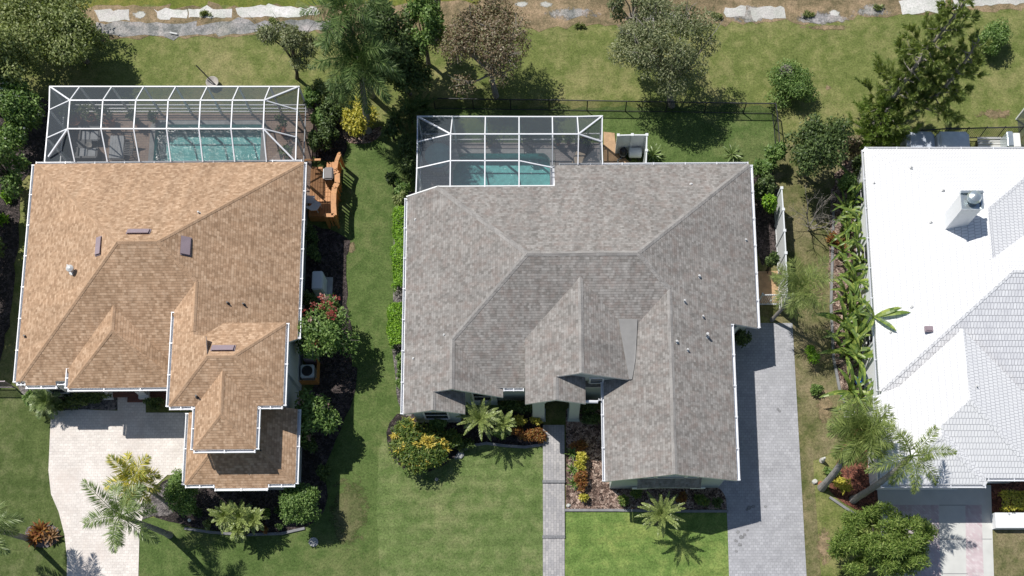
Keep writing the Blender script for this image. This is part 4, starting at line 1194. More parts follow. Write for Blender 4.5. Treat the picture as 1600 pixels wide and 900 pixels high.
# middle patio: sun lounger, two armchairs
t = at_thing('sun_lounger', 'tan cushioned sun lounger on dark frame beside turquoise pool', 'sun lounger', 906, 247, .1, -.35)
m = MB(); m.span((-.32, -.75, .18), (.32, .85, .24)); m.build('frame', M['dark'], t)
m = MB(); m.span((-.29, -.72, .24), (.29, .18, .34)); m.build('cushion', M['cushion_tan'], t, bevel=.03)
m = MB(); m.bar((0, .2, .3), (0, .8, .72), .6, .08); m.build('backrest', M['dark'], t)
for sx in (-1, 1):
    for y in (-.65, .7):
        m = MB(); m.bar((sx * .27, y, 0), (sx * .27, y, .18), .05, .05); m.build('leg', M['dark'], t)
slat_chair('dark armchair alone at the north rail of middle cage', 825, 232, .1, M['dark'], 'dark chairs in the middle cage', .5, .8)
def pot_plant(label, u, v, r, h, leaf, zb=.1, pot=None):
    t = at_thing('potted_plant', label, 'potted plant', u, v, zb)
    m = MB(); m.lathe((0, 0, 0), [(r * .45, 0), (r * .6, h * .4), (r * .52, h * .4), (r * .5, h * .34)], 14); m.build('pot', pot or M['terra'], t)
    crown(t, (0, 0, h * .75), (r, r, h * .45), 260, leaf, (.16, .07), 7, int(u + v), 'foliage')
    return t
def at_tank(): pass
# satellite-like disc with pole behind the cage
t = at_thing('fire_bowl', 'grey round bowl with dark pole across it behind the left cage', 'fire bowl', 334, 133)
m = MB(); m.lathe((0, 0, 0), [(.2, 0), (.24, .12), (.38, .3), (.35, .31), (.16, .22), (.02, .2)], 22); m.build('bowl', M['stone'], t)
m = MB(); m.tube([(.45, -.35, .05), (-.05, 0, .5), (-.7, .5, 1.1)], .035, 6); m.build('pole', M['dark'], t)

# raised cedar deck by the tan house
t = at_thing('wood_deck', 'orange stained timber deck with solid rail beside the tan house', 'deck', 505, 300)
o0 = t.location.copy()
loc = lambda u, v, z: A(u, v, z) - o0
zf = .5
x0, x1 = loc(484, 300, zf).x, loc(525, 300, zf).x
m = MB()
yy0, yy1 = loc(500, 338, zf).y, loc(500, 263, zf).y
n = int((x1 - x0) / .15)
for i in range(n):
    xa = x0 + (x1 - x0) * i / n
    m.span((xa, yy0, zf - .05), (xa + (x1 - x0) / n - .018, yy1 + (0.4 if i > n * .55 else 0), zf))
m.build('deck_board', M['wood_orange'], t)
m = MB(); m.span((x0, yy0 - .04, 0), (x1 + .02, yy0 - .012, zf - .06)); m.span((x1 + .012, yy0, 0), (x1 + .04, yy1 + .4, zf - .06)); m.build('skirt', M['wood_orange'], t)
capl = [loc(u, v, 1.4) for u, v in ((530.5, 240), (526, 251), (524, 264), (524, 268), (527, 271), (527, 286), (523, 293), (521.5, 303), (521, 318), (522, 336.5), (507, 336.5))]
m = MB()
for i in range(len(capl) - 1): m.bar(capl[i], capl[i + 1], .30 if 2 < i < 9 else .22, .05)
m.build('rail_cap', M['wood_orange'], t)
m = MB()
for i in range(len(capl) - 1):
    p, q = capl[i], capl[i + 1]
    k = max(1, int((q - p).length / .16))
    for j in range(k):
        c = p.lerp(q, (j + .5) / k)
        m.bar((c.x, c.y, .25), (c.x, c.y, 1.37), .10, .035)
m.build('baluster', M['wood_orange'], t)
for p in (capl[0], capl[2], capl[6], capl[9], capl[10]):
    m = MB(); m.span((p.x - .055, p.y - .055, 0), (p.x + .055, p.y + .055, 1.46)); m.build('post', M['wood_orange'], t)
m = MB()
for i in range(4): m.span((x0 + .5, yy1 - .9 - .3 * i, zf + .02), (x0 + 1.3, yy1 - .88 - .3 * i, zf + .024))
m.bar(loc(476, 250, 1.3), loc(501, 249.5, 1.3), .12, .05); m.bar(loc(488, 262.5, 1.0), loc(504, 262.5, 1.0), .12, .05); m.build('gate_rail', M['wood_orange'], t)
t = at_thing('barbecue', 'grey lidded barbecue against the orange deck rail', 'barbecue', 519, 285, .5)
m = MB(); m.span((-.24, -.36, .1), (.24, .36, .78)); m.build('cabinet', M['dark'], t)
m = MB(); m.span((-.26, -.38, .785), (.26, .38, 1.0)); m.build('lid', plain('grill_lid', (.15, .135, .13), .5), t, bevel=.06)
m = MB(); m.bar((-.3, -.3, .9), (-.3, .3, .9), .03, .03); m.build('handle', M['steel'], t)
for i, (lb, u, v, ro) in enumerate((('white garden chair in the shade near the tan wall on deck', 486, 322, 1.5), ('white garden chair at the south end of orange deck', 496, 334, 2.6))):
    o = slat_chair(lb, u, v, ro, M['white'], 'white garden chairs on the deck', .42, .7); o.location.z = .5

# equipment along the tan house
t = at_thing('utility_cabinet', 'tall pale cabinet with louvred side by the tan house wall', 'cabinet', 503, 452)
m = MB(); m.span((-.3, -.55, 0), (.3, .55, 1.2)); m.build('housing', M['unit'], t, bevel=.05)
m = MB()
for i in range(7): m.span((.302, -.45, .2 + .13 * i), (.325, .45, .26 + .13 * i))
m.build('louvre', M['white'], t)
m = MB(); m.span((-.42, -.7, 0), (.62, .7, .08)); m.build('pad', M['concrete'], t)
def condenser(label, u, v, mat):
    t = at_thing('air_conditioner', label, 'air conditioner', u, v, .0, .04, 'air conditioner units')
    m = MB(); m.span((-.38, -.38, .05), (.38, .38, .78)); m.build('housing', mat, t, bevel=.05)
    m = MB()
    for k in range(4): m.tube([(.07 * (k + 1) * math.cos(a), .07 * (k + 1) * math.sin(a), .79) for a in [2 * math.pi * j / 20 for j in range(21)]], .008, 4)
    m.lathe((0, 0, .775), [(.09, 0), (.09, .03)], 14); m.build('grille', M['dark'], t)
    m = MB(); m.lathe((0, 0, .775), [(.31, 0), (.31, .006)], 20); m.build('fan', M['dark'], t)
    return t
condenser('square pale air conditioner with round fan inside the wooden screen', 485, 587, M['unit'])
condenser('grey air conditioner half hidden under the red flowering shrub', 489, 560, M['vent'])
t = at_thing('wood_screen', 'low orange timber screen round the air conditioner', 'screen', 486, 600)
m = MB()
for i in range(3): m.bar((-.75, -.05, .16 + .22 * i), (.48, -.05, .16 + .22 * i), .03, .17)
for i in range(3): m.bar((.47, -.03, .16 + .22 * i), (.47, 1.15, .16 + .22 * i), .03, .17)
m.build('panel', M['wood_orange'], t)
for x, y in ((-.75, 0), (.43, -.01), (.43, 1.15)):
    m = MB(); m.span((x - .04, y - .0, 0), (x + .04, y + .08, .78)); m.build('post', M['wood_orange'], t)

# ------------------------------------------------------------------ fences
def fence_posts(t, o0, pts, z, r, mat, name='post', sq=False):
    for p in pts:
        m = MB(); q = p - o0
        if sq:
            m.span((q.x - r, q.y - r, 0), (q.x + r, q.y + r, z)); m.span((q.x - r * 1.25, q.y - r * 1.25, z), (q.x + r * 1.25, q.y + r * 1.25, z + .04))
        else: m.tube([(q.x, q.y, 0), (q.x, q.y, z)], r, 6)
        m.build(name, mat, t)
def rail_run(mb, pts, z, w, h):
    for i in range(len(pts) - 1):
        p, q = pts[i], pts[i + 1]
        mb.bar((p.x, p.y, z), (q.x, q.y, z), w, h)
# chain link fence
cl = [A(u, v) for u, v in ((680, 170), (740, 171), (798, 172), (858, 172.5), (917, 173.5), (977, 174.5), (1040, 175.5), (1100, 176.5), (1161, 177.5), (1206, 178), (1209, 200), (1212, 240))]
t = thing('chain_link_fence', 'thin black chain link fence across the rear lawns', 'fence', cl[5])
fence_posts(t, cl[5], cl, 1.0, .035, M['dark'])
m = MB(); loc_ = [p - cl[5] for p in cl]
rail_run(m, loc_, .98, .045, .045); rail_run(m, loc_, .06, .03, .03); m.build('rail', M['dark'], t)
m = MB()
for i in range(len(loc_) - 1):
    p, q = loc_[i], loc_[i + 1]
    m.face([(p.x, p.y, .08), (q.x, q.y, .08), (q.x, q.y, .96), (p.x, p.y, .96)])
m.build('mesh', M['net'], t)
# white vinyl privacy fence beside the grey house
def vinyl(label, px, z, group, gap=0.0, zt=None):
    pts = [A(u, v, z) for u, v in px]
    pts = [Vector((p.x, p.y, 0)) for p in pts]
    t = thing('white_fence', label, 'fence', pts[0], 0, group)
    fence_posts(t, pts[0], pts, z + .05, .065, M['vinyl'], sq=True)
    for i in range(len(pts) - 1):
        p, q = pts[i] - pts[0], pts[i + 1] - pts[0]
        d = (q - p).normalized() * .07
        m = MB(); m.bar(p + d + Vector((0, 0, z / 2 + .04)), q - d + Vector((0, 0, z / 2 + .04)), .035, z - .1); m.build('panel', M['vinyl'], t)
        m = MB(); m.bar(p + d + Vector((0, 0, z + .02)), q - d + Vector((0, 0, z + .02)), .07, .06); m.bar(p + d + Vector((0, 0, .1)), q - d + Vector((0, 0, .1)), .07, .08); m.build('rail', M['vinyl'], t)
    return t
vinyl('white vinyl privacy fence running past the dry grass strip', [(1221, 294.5), (1223.5, 328), (1225.5, 361), (1227.5, 396), (1229, 432), (1230, 466)], 1.8, 'white vinyl fences')
vinyl('short two panel white vinyl fence round the pump by the middle cage', [(966, 212), (988, 211.5), (1010.5, 211.5), (1010, 236), (1009, 262)], 1.75, 'white vinyl fences')
# white metal gate between house and fence
t = at_thing('white_gate', 'open white aluminium picket gate over tan boards beside the grey house', 'gate', 1183, 477)
o0 = t.location.copy()
m = MB()
gx = A(1228, 476).x - o0.x
for z in (.15, 1.35): m.bar((0, 0, z), (gx, 0, z), .05, .06)
for i in range(15): m.bar((gx * i / 14, 0, .1), (gx * i / 14, 0, 1.45), .025, .025)
m.bar((gx * .3, 0, .15), (gx * .55, .02, 1.3), .03, .03)
m.build('picket_panel', M['vinyl'], t)
m = MB(); m.bar((-.02, 0, 0), (-.02, 0, 1.55), .08, .08); m.build('post', M['vinyl'], t)
m = MB(); m.bar((gx + .03, 0, 0), (gx + .03, 0, 1.55), .08, .08); m.build('post', M['vinyl'], t)
for nm, px in (('tan boards laid between grey house and white fence', [(1181, 425), (1216, 424), (1219, 474), (1183, 475)]), ('tan boards beside the middle cage', [(943, 207), (960, 209), (963, 236), (985, 256), (943, 256)])):
    pts = P2(px)
    m = MB(); m.prism(pts, .0, .08); tag(m.build('board_platform', M['wood_tan']), nm, 'boards')
t = at_thing('pump_tank', 'long pale rounded tank inside the short white fence', 'tank', 991, 247, 0, .0)
m = MB(); m.tube([(-.38, 0, .55), (-.34, 0, .55), (.34, 0, .55), (.38, 0, .55)], [.2, .28, .28, .2], 18); m.build('vessel', M['unit'], t, smooth=True)
for x in (-.25, .25):
    m = MB(); m.span((x - .05, -.2, 0), (x + .05, .2, .32)); m.build('foot', M['dark'], t)
t = at_thing('pool_filter', 'small dark pool filter with pale rim inside the short white fence', 'filter', 973, 244)
m = MB(); m.lathe((0, 0, 0), [(.2, 0), (.22, .5), (.16, .66), (.05, .7)], 16); m.build('vessel', M['dark'], t, smooth=True)
m = MB(); m.lathe((0, 0, .3), [(.235, 0), (.235, .06)], 16); m.tube([(-.1, -.2, .1), (-.3, -.3, .12), (-.3, -.5, .12)], .04, 6); m.build('pipe', M['steel'], t)
t = at_thing('lattice_panel', 'white lattice panel inside the corner of the middle cage', 'lattice', 694, 226, .1)
m = MB()
for i in range(9): m.bar((-.55 + .1375 * i, 0, 0), (-.55 + .1375 * i, 0, .9), .03, .02)
for i in range(6): m.bar((-.55, .022, .05 + .165 * i), (.55, .022, .05 + .165 * i), .03, .02)
m.build('lattice', M['white'], t)
# rear of the white house
px = [(1428, 222), (1472, 219), (1500, 219), (1528, 218), (1556, 217.5), (1584, 217)]
pts = [A(u, v) for u, v in px]
t = thing('metal_fence', 'dark metal picket fence behind the white house', 'fence', pts[0])
fence_posts(t, pts[0], pts, 1.25, .035, M['dark'])
m = MB(); l2 = [p - pts[0] for p in pts]; rail_run(m, l2, 1.15, .05, .05); rail_run(m, l2, .2, .04, .04); m.build('rail', M['dark'], t)
m = MB()
for i in range(len(l2) - 1):
    for k in range(1, 9): q = l2[i].lerp(l2[i + 1], k / 9); m.bar((q.x, q.y, .2), (q.x, q.y, 1.15), .022, .022)
m.build('picket', M['dark'], t)
def covered(label, u0, v0, u1, v1, z, mat):
    p, q = A(u0, v1, z), A(u1, v0, z)
    t = thing('covered_box', label, 'cover', ((p.x + q.x) / 2, (p.y + q.y) / 2, 0), 0, 'covered boxes behind the white house')
    w, l = (q.x - p.x) / 2, (q.y - p.y) / 2
    m = MB(); m.span((-w, -l, .35), (w, l, z)); m.build('cover', mat, t, bevel=.16)
    m = MB(); m.span((-w * .8, -l * .8, .2), (w * .8, l * .8, .36)); m.build('base', M['dark'], t)
    for sx in (-1, 1):
        m = MB(); m.span((sx * w * .7 - .1, -l * .7, 0), (sx * w * .7 + .1, l * .7, .2)); m.build('foot', M['dark'], t)
covered('bluish grey covered box in pine shade behind white house', 1420, 203, 1461, 240, 1.6, M['tarp'])
covered('white covered box with rounded corners behind white house', 1468.5, 203, 1515.5, 240, 1.6, M['tarp2'])
t = at_thing('pool_heater', 'dark teal and white heater cabinet behind the white house', 'heater', 1568, 236)
m = MB(); m.span((-.4, -.5, 0), (-.02, .45, 1.3)); m.build('housing', M['steel'], t, bevel=.05)
m = MB(); m.span((.02, -.5, 0), (.42, .4, 1.2)); m.build('panel', M['white'], t, bevel=.03)
m = MB(); m.tube([(-.5, -.1, .1), (-.8, .1, .3), (-1.2, .1, .3)], .05, 6); m.build('pipe', M['dark'], t)
t = at_thing('slatted_bench', 'pale slatted bench against the dark fence behind white house', 'bench', 1541, 231)
m = MB()
for i in range(5): m.bar((-.7, -.35 + .17 * i, .45), (.7, -.35 + .17 * i, .45), .13, .04)
m.build('seat', M['slab_conc'], t)
for sx in (-1, 1):
    m = MB(); m.span((sx * .6 - .04, -.3, 0), (sx * .6 + .04, .3, .425)); m.build('leg', M['dark'], t)
# small screen room at the right edge
t = at_thing('pool_cage', 'white framed screen room cut off at the right picture edge', 'pool cage', 1610, 225, 0, 0, 'screened pool cages')
m = MB(); s = MB()
L0 = t.location
for xx in (-.7, 1.2, 3.2, 5.2):
    m.bar((xx, 1.6, 0), (xx, 1.6, 2.2), .09, .09); m.bar((xx, 1.6, 2.2), (xx, -1.0, 2.75), .09, .1)
m.bar((-.7, 1.6, 2.2), (5.2, 1.6, 2.2), .1, .1); m.bar((-.7, 1.6, 2.2), (-.7, -1.1, 2.2), .1, .1); m.bar((-.7, 1.6, .9), (5.2, 1.6, .9), .06, .06); m.bar((-.7, -1.1, 0), (-.7, -1.1, 2.2), .09, .09)
s.face([(-.7, 1.6, 2.2), (5.2, 1.6, 2.2), (5.2, -1, 2.75), (-.7, -1, 2.75)]); s.face([(-.7, 1.6, .1), (5.2, 1.6, .1), (5.2, 1.6, 2.2), (-.7, 1.6, 2.2)]); s.face([(-.7, 1.6, .1), (-.7, -1.1, .1), (-.7, -1.1, 2.2), (-.7, 1.6, 2.2)])
m.build('frame', M['alu'], t); s.build('screen_panel', M['screen'], t)

# ------------------------------------------------------------------ small things on the ground
def rock(label, u, v, r, h, mat, seed=0, group=None, z=0.0):
    rr = np.random.default_rng(seed)
    m = MB(); n = 10
    rings = []
    for (f, zz) in ((1, 0), (.95, h * .5), (.6, h * .9)):
        rings.append([Vector((r * f * (1 + rr.normal() * .12) * math.cos(2 * math.pi * k / n), r * f * (1 + rr.normal() * .12) * math.sin(2 * math.pi * k / n), zz + rr.normal() * .01)) for k in range(n)])
    for i in range(2):
        for k in range(n): m.face([rings[i][k], rings[i][(k + 1) % n], rings[i + 1][(k + 1) % n], rings[i + 1][k]])
    m.face(rings[2])
    o = m.build('rock', mat, None); o.location = A(u, v, z)
    return tag(o, label, 'rock', group)
rock('round pale stone on brown mulch beside the walk', 888, 790, .12, .12, M['bank_slab'], 1)
rock('grey stone at the south edge of the croton bed', 719, 711, .22, .16, M['concrete'], 2)
rock('brown stone below the croton bush on the front lawn', 682, 749, .10, .10, M['stone'], 3)
rock('cluster stone near the leaning palm in the dry strip', 1283, 757, .20, .12, M['terra'], 5)
rock('white block stone beside the leaning palm trunk', 1273, 753, .16, .18, M['bank_slab'], 6)
o = MB(); o.lathe((0, 0, 0), [(.26, 0), (.26, .05), (.2, .06), (.18, .04), (.03, .05)], 20); o = o.build('valve_cover', M['concrete']); o.location = A(490, 847, .008); tag(o, 'round grey valve cover in the lawn by the round bush', 'valve cover')
o = MB(); o.tube([(0, 0, .05), (.45, -.1, .06)], .05, 6); o = o.build('white_pipe', M['white']); o.location = A(266, 52, .016); tag(o, 'short white pipe lying on the canal bank', 'pipe')
t = at_thing('garden_statue', 'small white and dark garden ornament in the dry strip', 'ornament', 1284, 720)
m = MB(); m.lathe((0, 0, 0), [(.16, 0), (.16, .08), (.08, .1)], 12); m.build('plinth', M['stone'], t)
m = MB(); m.lathe((0, 0, .08), [(.06, 0), (.12, .12), (.10, .3), (.05, .38), (.08, .45), (.06, .54), (.01, .58)], 12); m.build('figure', M['bank_slab'], t, smooth=True)
t = at_thing('planter', 'white square planter with dark pot under the banana plants', 'planter', 1330, 651)
m = MB(); m.span((-.42, -.32, 0), (.10, .32, .5)); m.build('box', M['white'], t, bevel=.03)
m = MB(); m.lathe((.34, .02, 0), [(.14, 0), (.19, .34), (.15, .34), (.14, .3)], 14); m.build('pot', M['bark_dark'], t)
t = at_thing('bin', 'blue plastic bin among the banana plants', 'bin', 1343, 597)
m = MB(); m.lathe((0, 0, 0), [(.24, 0), (.29, .62), (.26, .62), (.24, .3)], 16); m.build('tub', M['blue'], t)
m = MB(); m.lathe((.46, 0, 0), [(.3, .5), (.31, .56), (.05, .6)], 16); m.build('lid', M['tarp'], t)
t = at_thing('garden_light', 'small white path light in the dark bed by the bushy trees', 'garden light', 300, 815)
m = MB(); m.tube([(0, 0, 0), (0, 0, .4)], .02, 6); m.build('stake', M['dark'], t)
m = MB(); m.lathe((0, 0, .38), [(.03, 0), (.1, .03), (.02, .1)], 12); m.build('shade', M['white'], t)
# low planter wall in front of the white house
a, b = A(1548, 801, 0), A(1720, 801, 0)
m = MB(); m.span((a.x, a.y - .95, 0), (b.x, a.y - .1, .48)); tag(m.build('planter_wall', M['wall_white']), 'low white planter wall beside the concrete drive', 'wall')
# fence at the far left
pts = [A(u, v) for u, v in ((-60, 607), (-20, 607), (25, 607))]
t = thing('picket_fence', 'low grey rail fence at the left corner of the tan house', 'fence', pts[0])
fence_posts(t, pts[0], pts, 1.2, .04, M['vent'])
m = MB(); rail_run(m, [p - pts[0] for p in pts], 1.15, .05, .06); rail_run(m, [p - pts[0] for p in pts], .2, .05, .06); m.build('rail', M['vent'], t)
m = MB()
for i in range(40): q = (pts[0] * (1 - i / 39) + pts[2] * (i / 39)) - pts[0]; m.bar((q.x, q.y, .2), (q.x, q.y, 1.15), .02, .02)
m.build('picket', M['vent'], t)

# ------------------------------------------------------------------ plants
def ppm(v, z):
    y = A(CX, v, z).y
    return F_PX / ((H - z) * ct + y * st)

def leaf_mesh(name, P, D, S, L, Wd, mat, parent, lift=0.0):
    n = len(P)
    L = np.broadcast_to(np.asarray(L, float).reshape(-1, 1), (n, 1)); Wd = np.broadcast_to(np.asarray(Wd, float).reshape(-1, 1), (n, 1))
    co = np.empty((n, 4, 3))
    mid = P + D * L * 0.48
    mid[:, 2] += lift * L[:, 0]
    co[:, 0] = P; co[:, 1] = mid + S * Wd * 0.5; co[:, 2] = P + D * L; co[:, 3] = mid - S * Wd * 0.5
    me = bpy.data.meshes.new(name)
    me.vertices.add(4 * n); me.loops.add(4 * n); me.polygons.add(n)
    me.vertices.foreach_set('co', co.ravel())
    me.loops.foreach_set('vertex_index', np.arange(4 * n, dtype=np.int32))
    me.polygons.foreach_set('loop_start', np.arange(0, 4 * n, 4, dtype=np.int32))
    me.update()
    me.materials.append(mat)
    o = bpy.data.objects.new(name, me)
    COL.objects.link(o)
    if parent: o.parent = parent
    return o

def unit(a): return a / np.maximum(np.linalg.norm(a, axis=1, keepdims=True), 1e-9)

def clump_points(center, radii, n, clumps, seed, spread=(.5, .95), rc=(.26, .44), up=0.25):
    r = np.random.default_rng(seed)
    c = np.array(center, float); R = np.array(radii, float)
    d = unit(r.normal(size=(clumps, 3))); d[:, 2] = np.where(d[:, 2] < -0.35, -d[:, 2], d[:, 2])
    cc = c + d * R * r.uniform(spread[0], spread[1], (clumps, 1))
    rad = r.uniform(rc[0], rc[1], (clumps, 1)) * R
    w = rad[:, 0] ** 2; w = w / w.sum()
    k = r.choice(clumps, n, p=w)
    dd = unit(r.normal(size=(n, 3)) + np.array((0, 0, up)))
    P = cc[k] + dd * rad[k] * (r.uniform(.35, 1.0, (n, 1)) ** 0.6)
    return r, P, dd, cc, rad

def crown(parent, center, radii, n, leaf, size, clumps, seed, name='crown', droop=0.15, spread=(.5, .95), rc=(.26, .44), face_up=0.5):
    r, P, dd, cc, rad = clump_points(center, radii, n, clumps, seed, spread, rc)
    nor = unit(dd * .7 + r.normal(size=(n, 3)) * .55 + np.array((0, 0, face_up)))
    D = r.normal(size=(n, 3)) + dd * .6
    D[:, 2] -= droop
    D = unit(D - nor * np.sum(D * nor, axis=1, keepdims=True))
    S = np.cross(nor, D)
    L = size[0] * r.uniform(.6, 1.35, n); Wd = size[1] * r.uniform(.7, 1.3, n)
    leaf_mesh(name, P, D, S, L, Wd, leaf, parent, .06)
    return cc

def limbs(t, base, cc, mat, r0, seed, name='trunk', fork=0.4, twigs=0):
    r = np.random.default_rng(seed + 99)
    m = MB()
    base = Vector(base); c = Vector(cc.mean(axis=0))
    f = base.lerp(c, fork); f.z = base.z + (c.z - base.z) * fork
    mid = base.lerp(f, .5) + Vector((r.normal() * .08, r.normal() * .08, 0))
    m.tube([base - Vector((0, 0, .05)), mid, f], [r0 * 1.25, r0 * .95, r0 * .8], 9)
    for k in range(min(len(cc), 14)):
        e = Vector(cc[k])
        q = f.lerp(e, .5) + Vector((r.normal() * .12, r.normal() * .12, .12))
        m.tube([f, q, e], [r0 * .55, r0 * .32, r0 * .1], 6)
        for _ in range(twigs):
            g = e + Vector((r.normal(), r.normal(), abs(r.normal()) * .8)) * .55
            m.tube([q.lerp(e, r.uniform(.2, 1)), (e + g) / 2 + Vector((0, 0, .05)), g], [r0 * .2, r0 * .12, r0 * .05], 4)
    return m.build(name, mat, t, smooth=True)

def tree(name, label, u, v, z, rx, ry, rz, n, leaf, size, clumps, seed, bark='bark', r0=.13, base=None, cat='tree', group=None, twigs=0, **k):
    c = A(u, v, z); s = ppm(v, z)
    b = A(base[0], base[1], 0) if base else Vector((c.x, c.y, 0))
    t = thing(name, label, cat, b, 0, group)
    lc = c - b
    cc = crown(t, lc, (rx / s, ry / s, rz), n, leaf, size, clumps, seed, **k)
    limbs(t, (0, 0, 0), cc, M[bark], r0, seed, twigs=twigs)
    return t

def shrub(name, label, u, v, z, rx, ry, rz, n, leaf, size, clumps, seed, cat='shrub', group=None, bark='bark_dark', **k):
    c = A(u, v, z); s = ppm(v, z)
    t = thing(name, label, cat, (c.x, c.y, 0), 0, group)
    k.setdefault('spread', (.35, .85)); k.setdefault('rc', (.3, .5))
    cc = crown(t, (0, 0, z), (rx / s, ry / s, rz), n, leaf, size, clumps, seed, 'foliage', **k)
    m = MB(); r = np.random.default_rng(seed)
    for i in range(min(6, len(cc))):
        e = Vector(cc[i]); m.tube([(r.normal() * .05, r.normal() * .05, -.03), e * .5, e], [.035, .025, .01], 5)
    m.build('stem', M[bark], t)
    return t

def flowers(t, center, radii, n, leaf, size, clumps, seed, name='flowers'):
    crown(t, center, radii, n, leaf, size, clumps, seed, name, 0.0, (.8, 1.0), (.10, .17))

def hedge(label, px, z, wid, n, leaf, size, seed, group=None):
    """a clipped hedge: leaves through a rounded box that follows a line"""
    pts = [A(u, v, 0) for u, v in px]
    t = thing('hedge', label, 'hedge', pts[0], 0, group)
    r = np.random.default_rng(seed)
    P, Nn = [], []
    seg = [(pts[i + 1] - pts[i]) for i in range(len(pts) - 1)]
    ln = np.array([s.length for s in seg])
    for i in range(n):
        k = r.choice(len(seg), p=ln / ln.sum())
        x = seg[k].normalized(); y = Vector((-x.y, x.x, 0))
        f = r.random()
        a = r.uniform(-1, 1); wv = 1 + .16 * math.sin(f * ln[k] * 2.1 + k) + .10 * math.sin(f * ln[k] * 5.3)
        if r.random() < .6: off, zz, nn = a * wid * wv, z * (.93 + .07 * math.sin(f * ln[k] * 3.1)) - .12 * a * a * z + r.normal() * .04, (y * a * .4 + Vector((0, 0, 1)))
        else:
            sg = 1 if r.random() < .5 else -1
            off, zz, nn = sg * wid * wv * (1 + r.normal() * .06), r.uniform(.08, .9) * z, (y * sg + Vector((0, 0, .3)))
        p = pts[k] - pts[0] + seg[k] * f + y * off
        P.append((p.x, p.y, zz)); Nn.append(tuple(nn))
    P = np.array(P); nor = unit(unit(np.array(Nn)) + r.normal(size=(n, 3)) * .5)
    D = r.normal(size=(n, 3)); D = unit(D - nor * np.sum(D * nor, axis=1, keepdims=True)); S = np.cross(nor, D)
    leaf_mesh('foliage', P, D, S, size[0] * r.uniform(.6, 1.3, n), size[1] * r.uniform(.7, 1.3, n), leaf, t, .06)
    m = MB()
    for i in range(len(seg)):
        k = max(2, int(ln[i] / .7))
        for j in range(k):
            q = pts[i] - pts[0] + seg[i] * ((j + .5) / k)
            m.tube([(q.x, q.y, -.03), (q.x + .03, q.y, z * .5), (q.x, q.y + .04, z * .85)], [.04, .03, .01], 5)
    m.build('stem', M['bark_dark'], t)
    return t

def fronds(t, c, n, L, leaf, seed, e0=75, e1=-15, bend=1.0, leaflets=26, ll=.5, lw=.055, plume=.25, name='crown', az=None, lv=.0, width_p=1.0):
    """arching palm leaves: a stiff rachis with rows of leaflets along it"""
    r = np.random.default_rng(seed)
    P, D, S, Ls, Ws = [], [], [], [], []
    rach = MB()
    c = np.array(c, float)
    for i in range(n):
        f = (i + .5) / n
        a = az[i] if az is not None else i * 2.399963 + r.normal() * .15
        e = math.radians(e0 + (e1 - e0) * f + r.normal() * 5)
        Lf = L * r.uniform(.85, 1.1)
        h = np.array((math.cos(a), math.sin(a), 0.0)); side = np.array((-math.sin(a), math.cos(a), 0.0))
        p = c.copy(); pts = [p.copy()]; dirs = []
        K = 10
        for k in range(K):
            ee = e - bend * math.radians(95) * (k / K) ** 1.2 * (.75 + .5 * f)
            ee = max(ee, math.radians(-88))
            d = h * math.cos(ee) + np.array((0, 0, math.sin(ee)))
            d = d + side * (.06 * math.sin(i * 3.1 + k * .5))
            d /= np.linalg.norm(d)
            p = p + d * Lf / K
            pts.append(p.copy()); dirs.append(d)
        rach.tube([Vector(q) for q in pts[::2]], [.035 * L / 2.5, .03 * L / 2.5, .022 * L / 2.5, .016 * L / 2.5, .011 * L / 2.5, .005][:len(pts[::2])], 4)
        m_ = leaflets
        for sg in (-1, 1):
            ts = np.linspace(.14, .99, m_) + r.normal(size=m_) * .01
            for tt in ts:
                k = min(K - 1, max(0, int(tt * K)))
                q = pts[k] + (pts[k + 1] - pts[k]) * (tt * K - k)
                d = dirs[k]
                upv = np.cross(side, d); upv /= np.linalg.norm(upv)
                if upv[2] < 0: upv = -upv
                prof = math.sin(math.pi * min(1, (tt * .86 + .12))) ** .6
                ld = side * sg * 1.0 + d * (.45 + .9 * tt ** 2) + upv * (r.normal() * plume + lv) - np.array((0, 0, .18 + .25 * plume))
                ld /= np.linalg.norm(ld)
                s = np.cross(ld, upv + side * sg * .3 + r.normal(size=3) * .15); s /= np.linalg.norm(s)
                P.append(q); D.append(ld); S.append(s); Ls.append(ll * prof * r.uniform(.8, 1.15)); Ws.append(lw * r.uniform(.8, 1.2))
    o = leaf_mesh(name, np.array(P), np.array(D), np.array(S), np.array(Ls), np.array(Ws), leaf, t, -.04)
    rach.build('leaf_stalk', leaf, t)
    return o

def palm(label, base, top, z, n, L, leaf, seed, r0=.14, bow=(0, 0), cat='palm', group=None, **k):
    b = A(base[0], base[1], 0); c = A(top[0], top[1], z)
    t = thing('palm_tree', label, cat, b, 0, group)
    d = c - b
    m = MB(); pts = []; rad = []
    for i in range(15):
        f = i / 14
        w = math.sin(math.pi * f)
        pts.append(d * f + Vector((bow[0] * w, bow[1] * w, 0))); rad.append(r0 * (1.25 - .45 * f) * (1.05 if i % 2 else .97) * (1.25 if i == 0 else 1))
    m.tube(pts, rad, 12); m.build('trunk', M['palm_bark'], t, smooth=True)
    m = MB(); q = pts[-1]; m.lathe(q - Vector((0, 0, .15)), [(r0 * .8, 0), (r0 * .95, .2), (r0 * .6, .5), (.02, .75)], 10); m.build('crownshaft', M['L_palm'], t, smooth=True)
    fronds(t, q + Vector((0, 0, .3)), n, L, leaf, seed, **k)
    return t

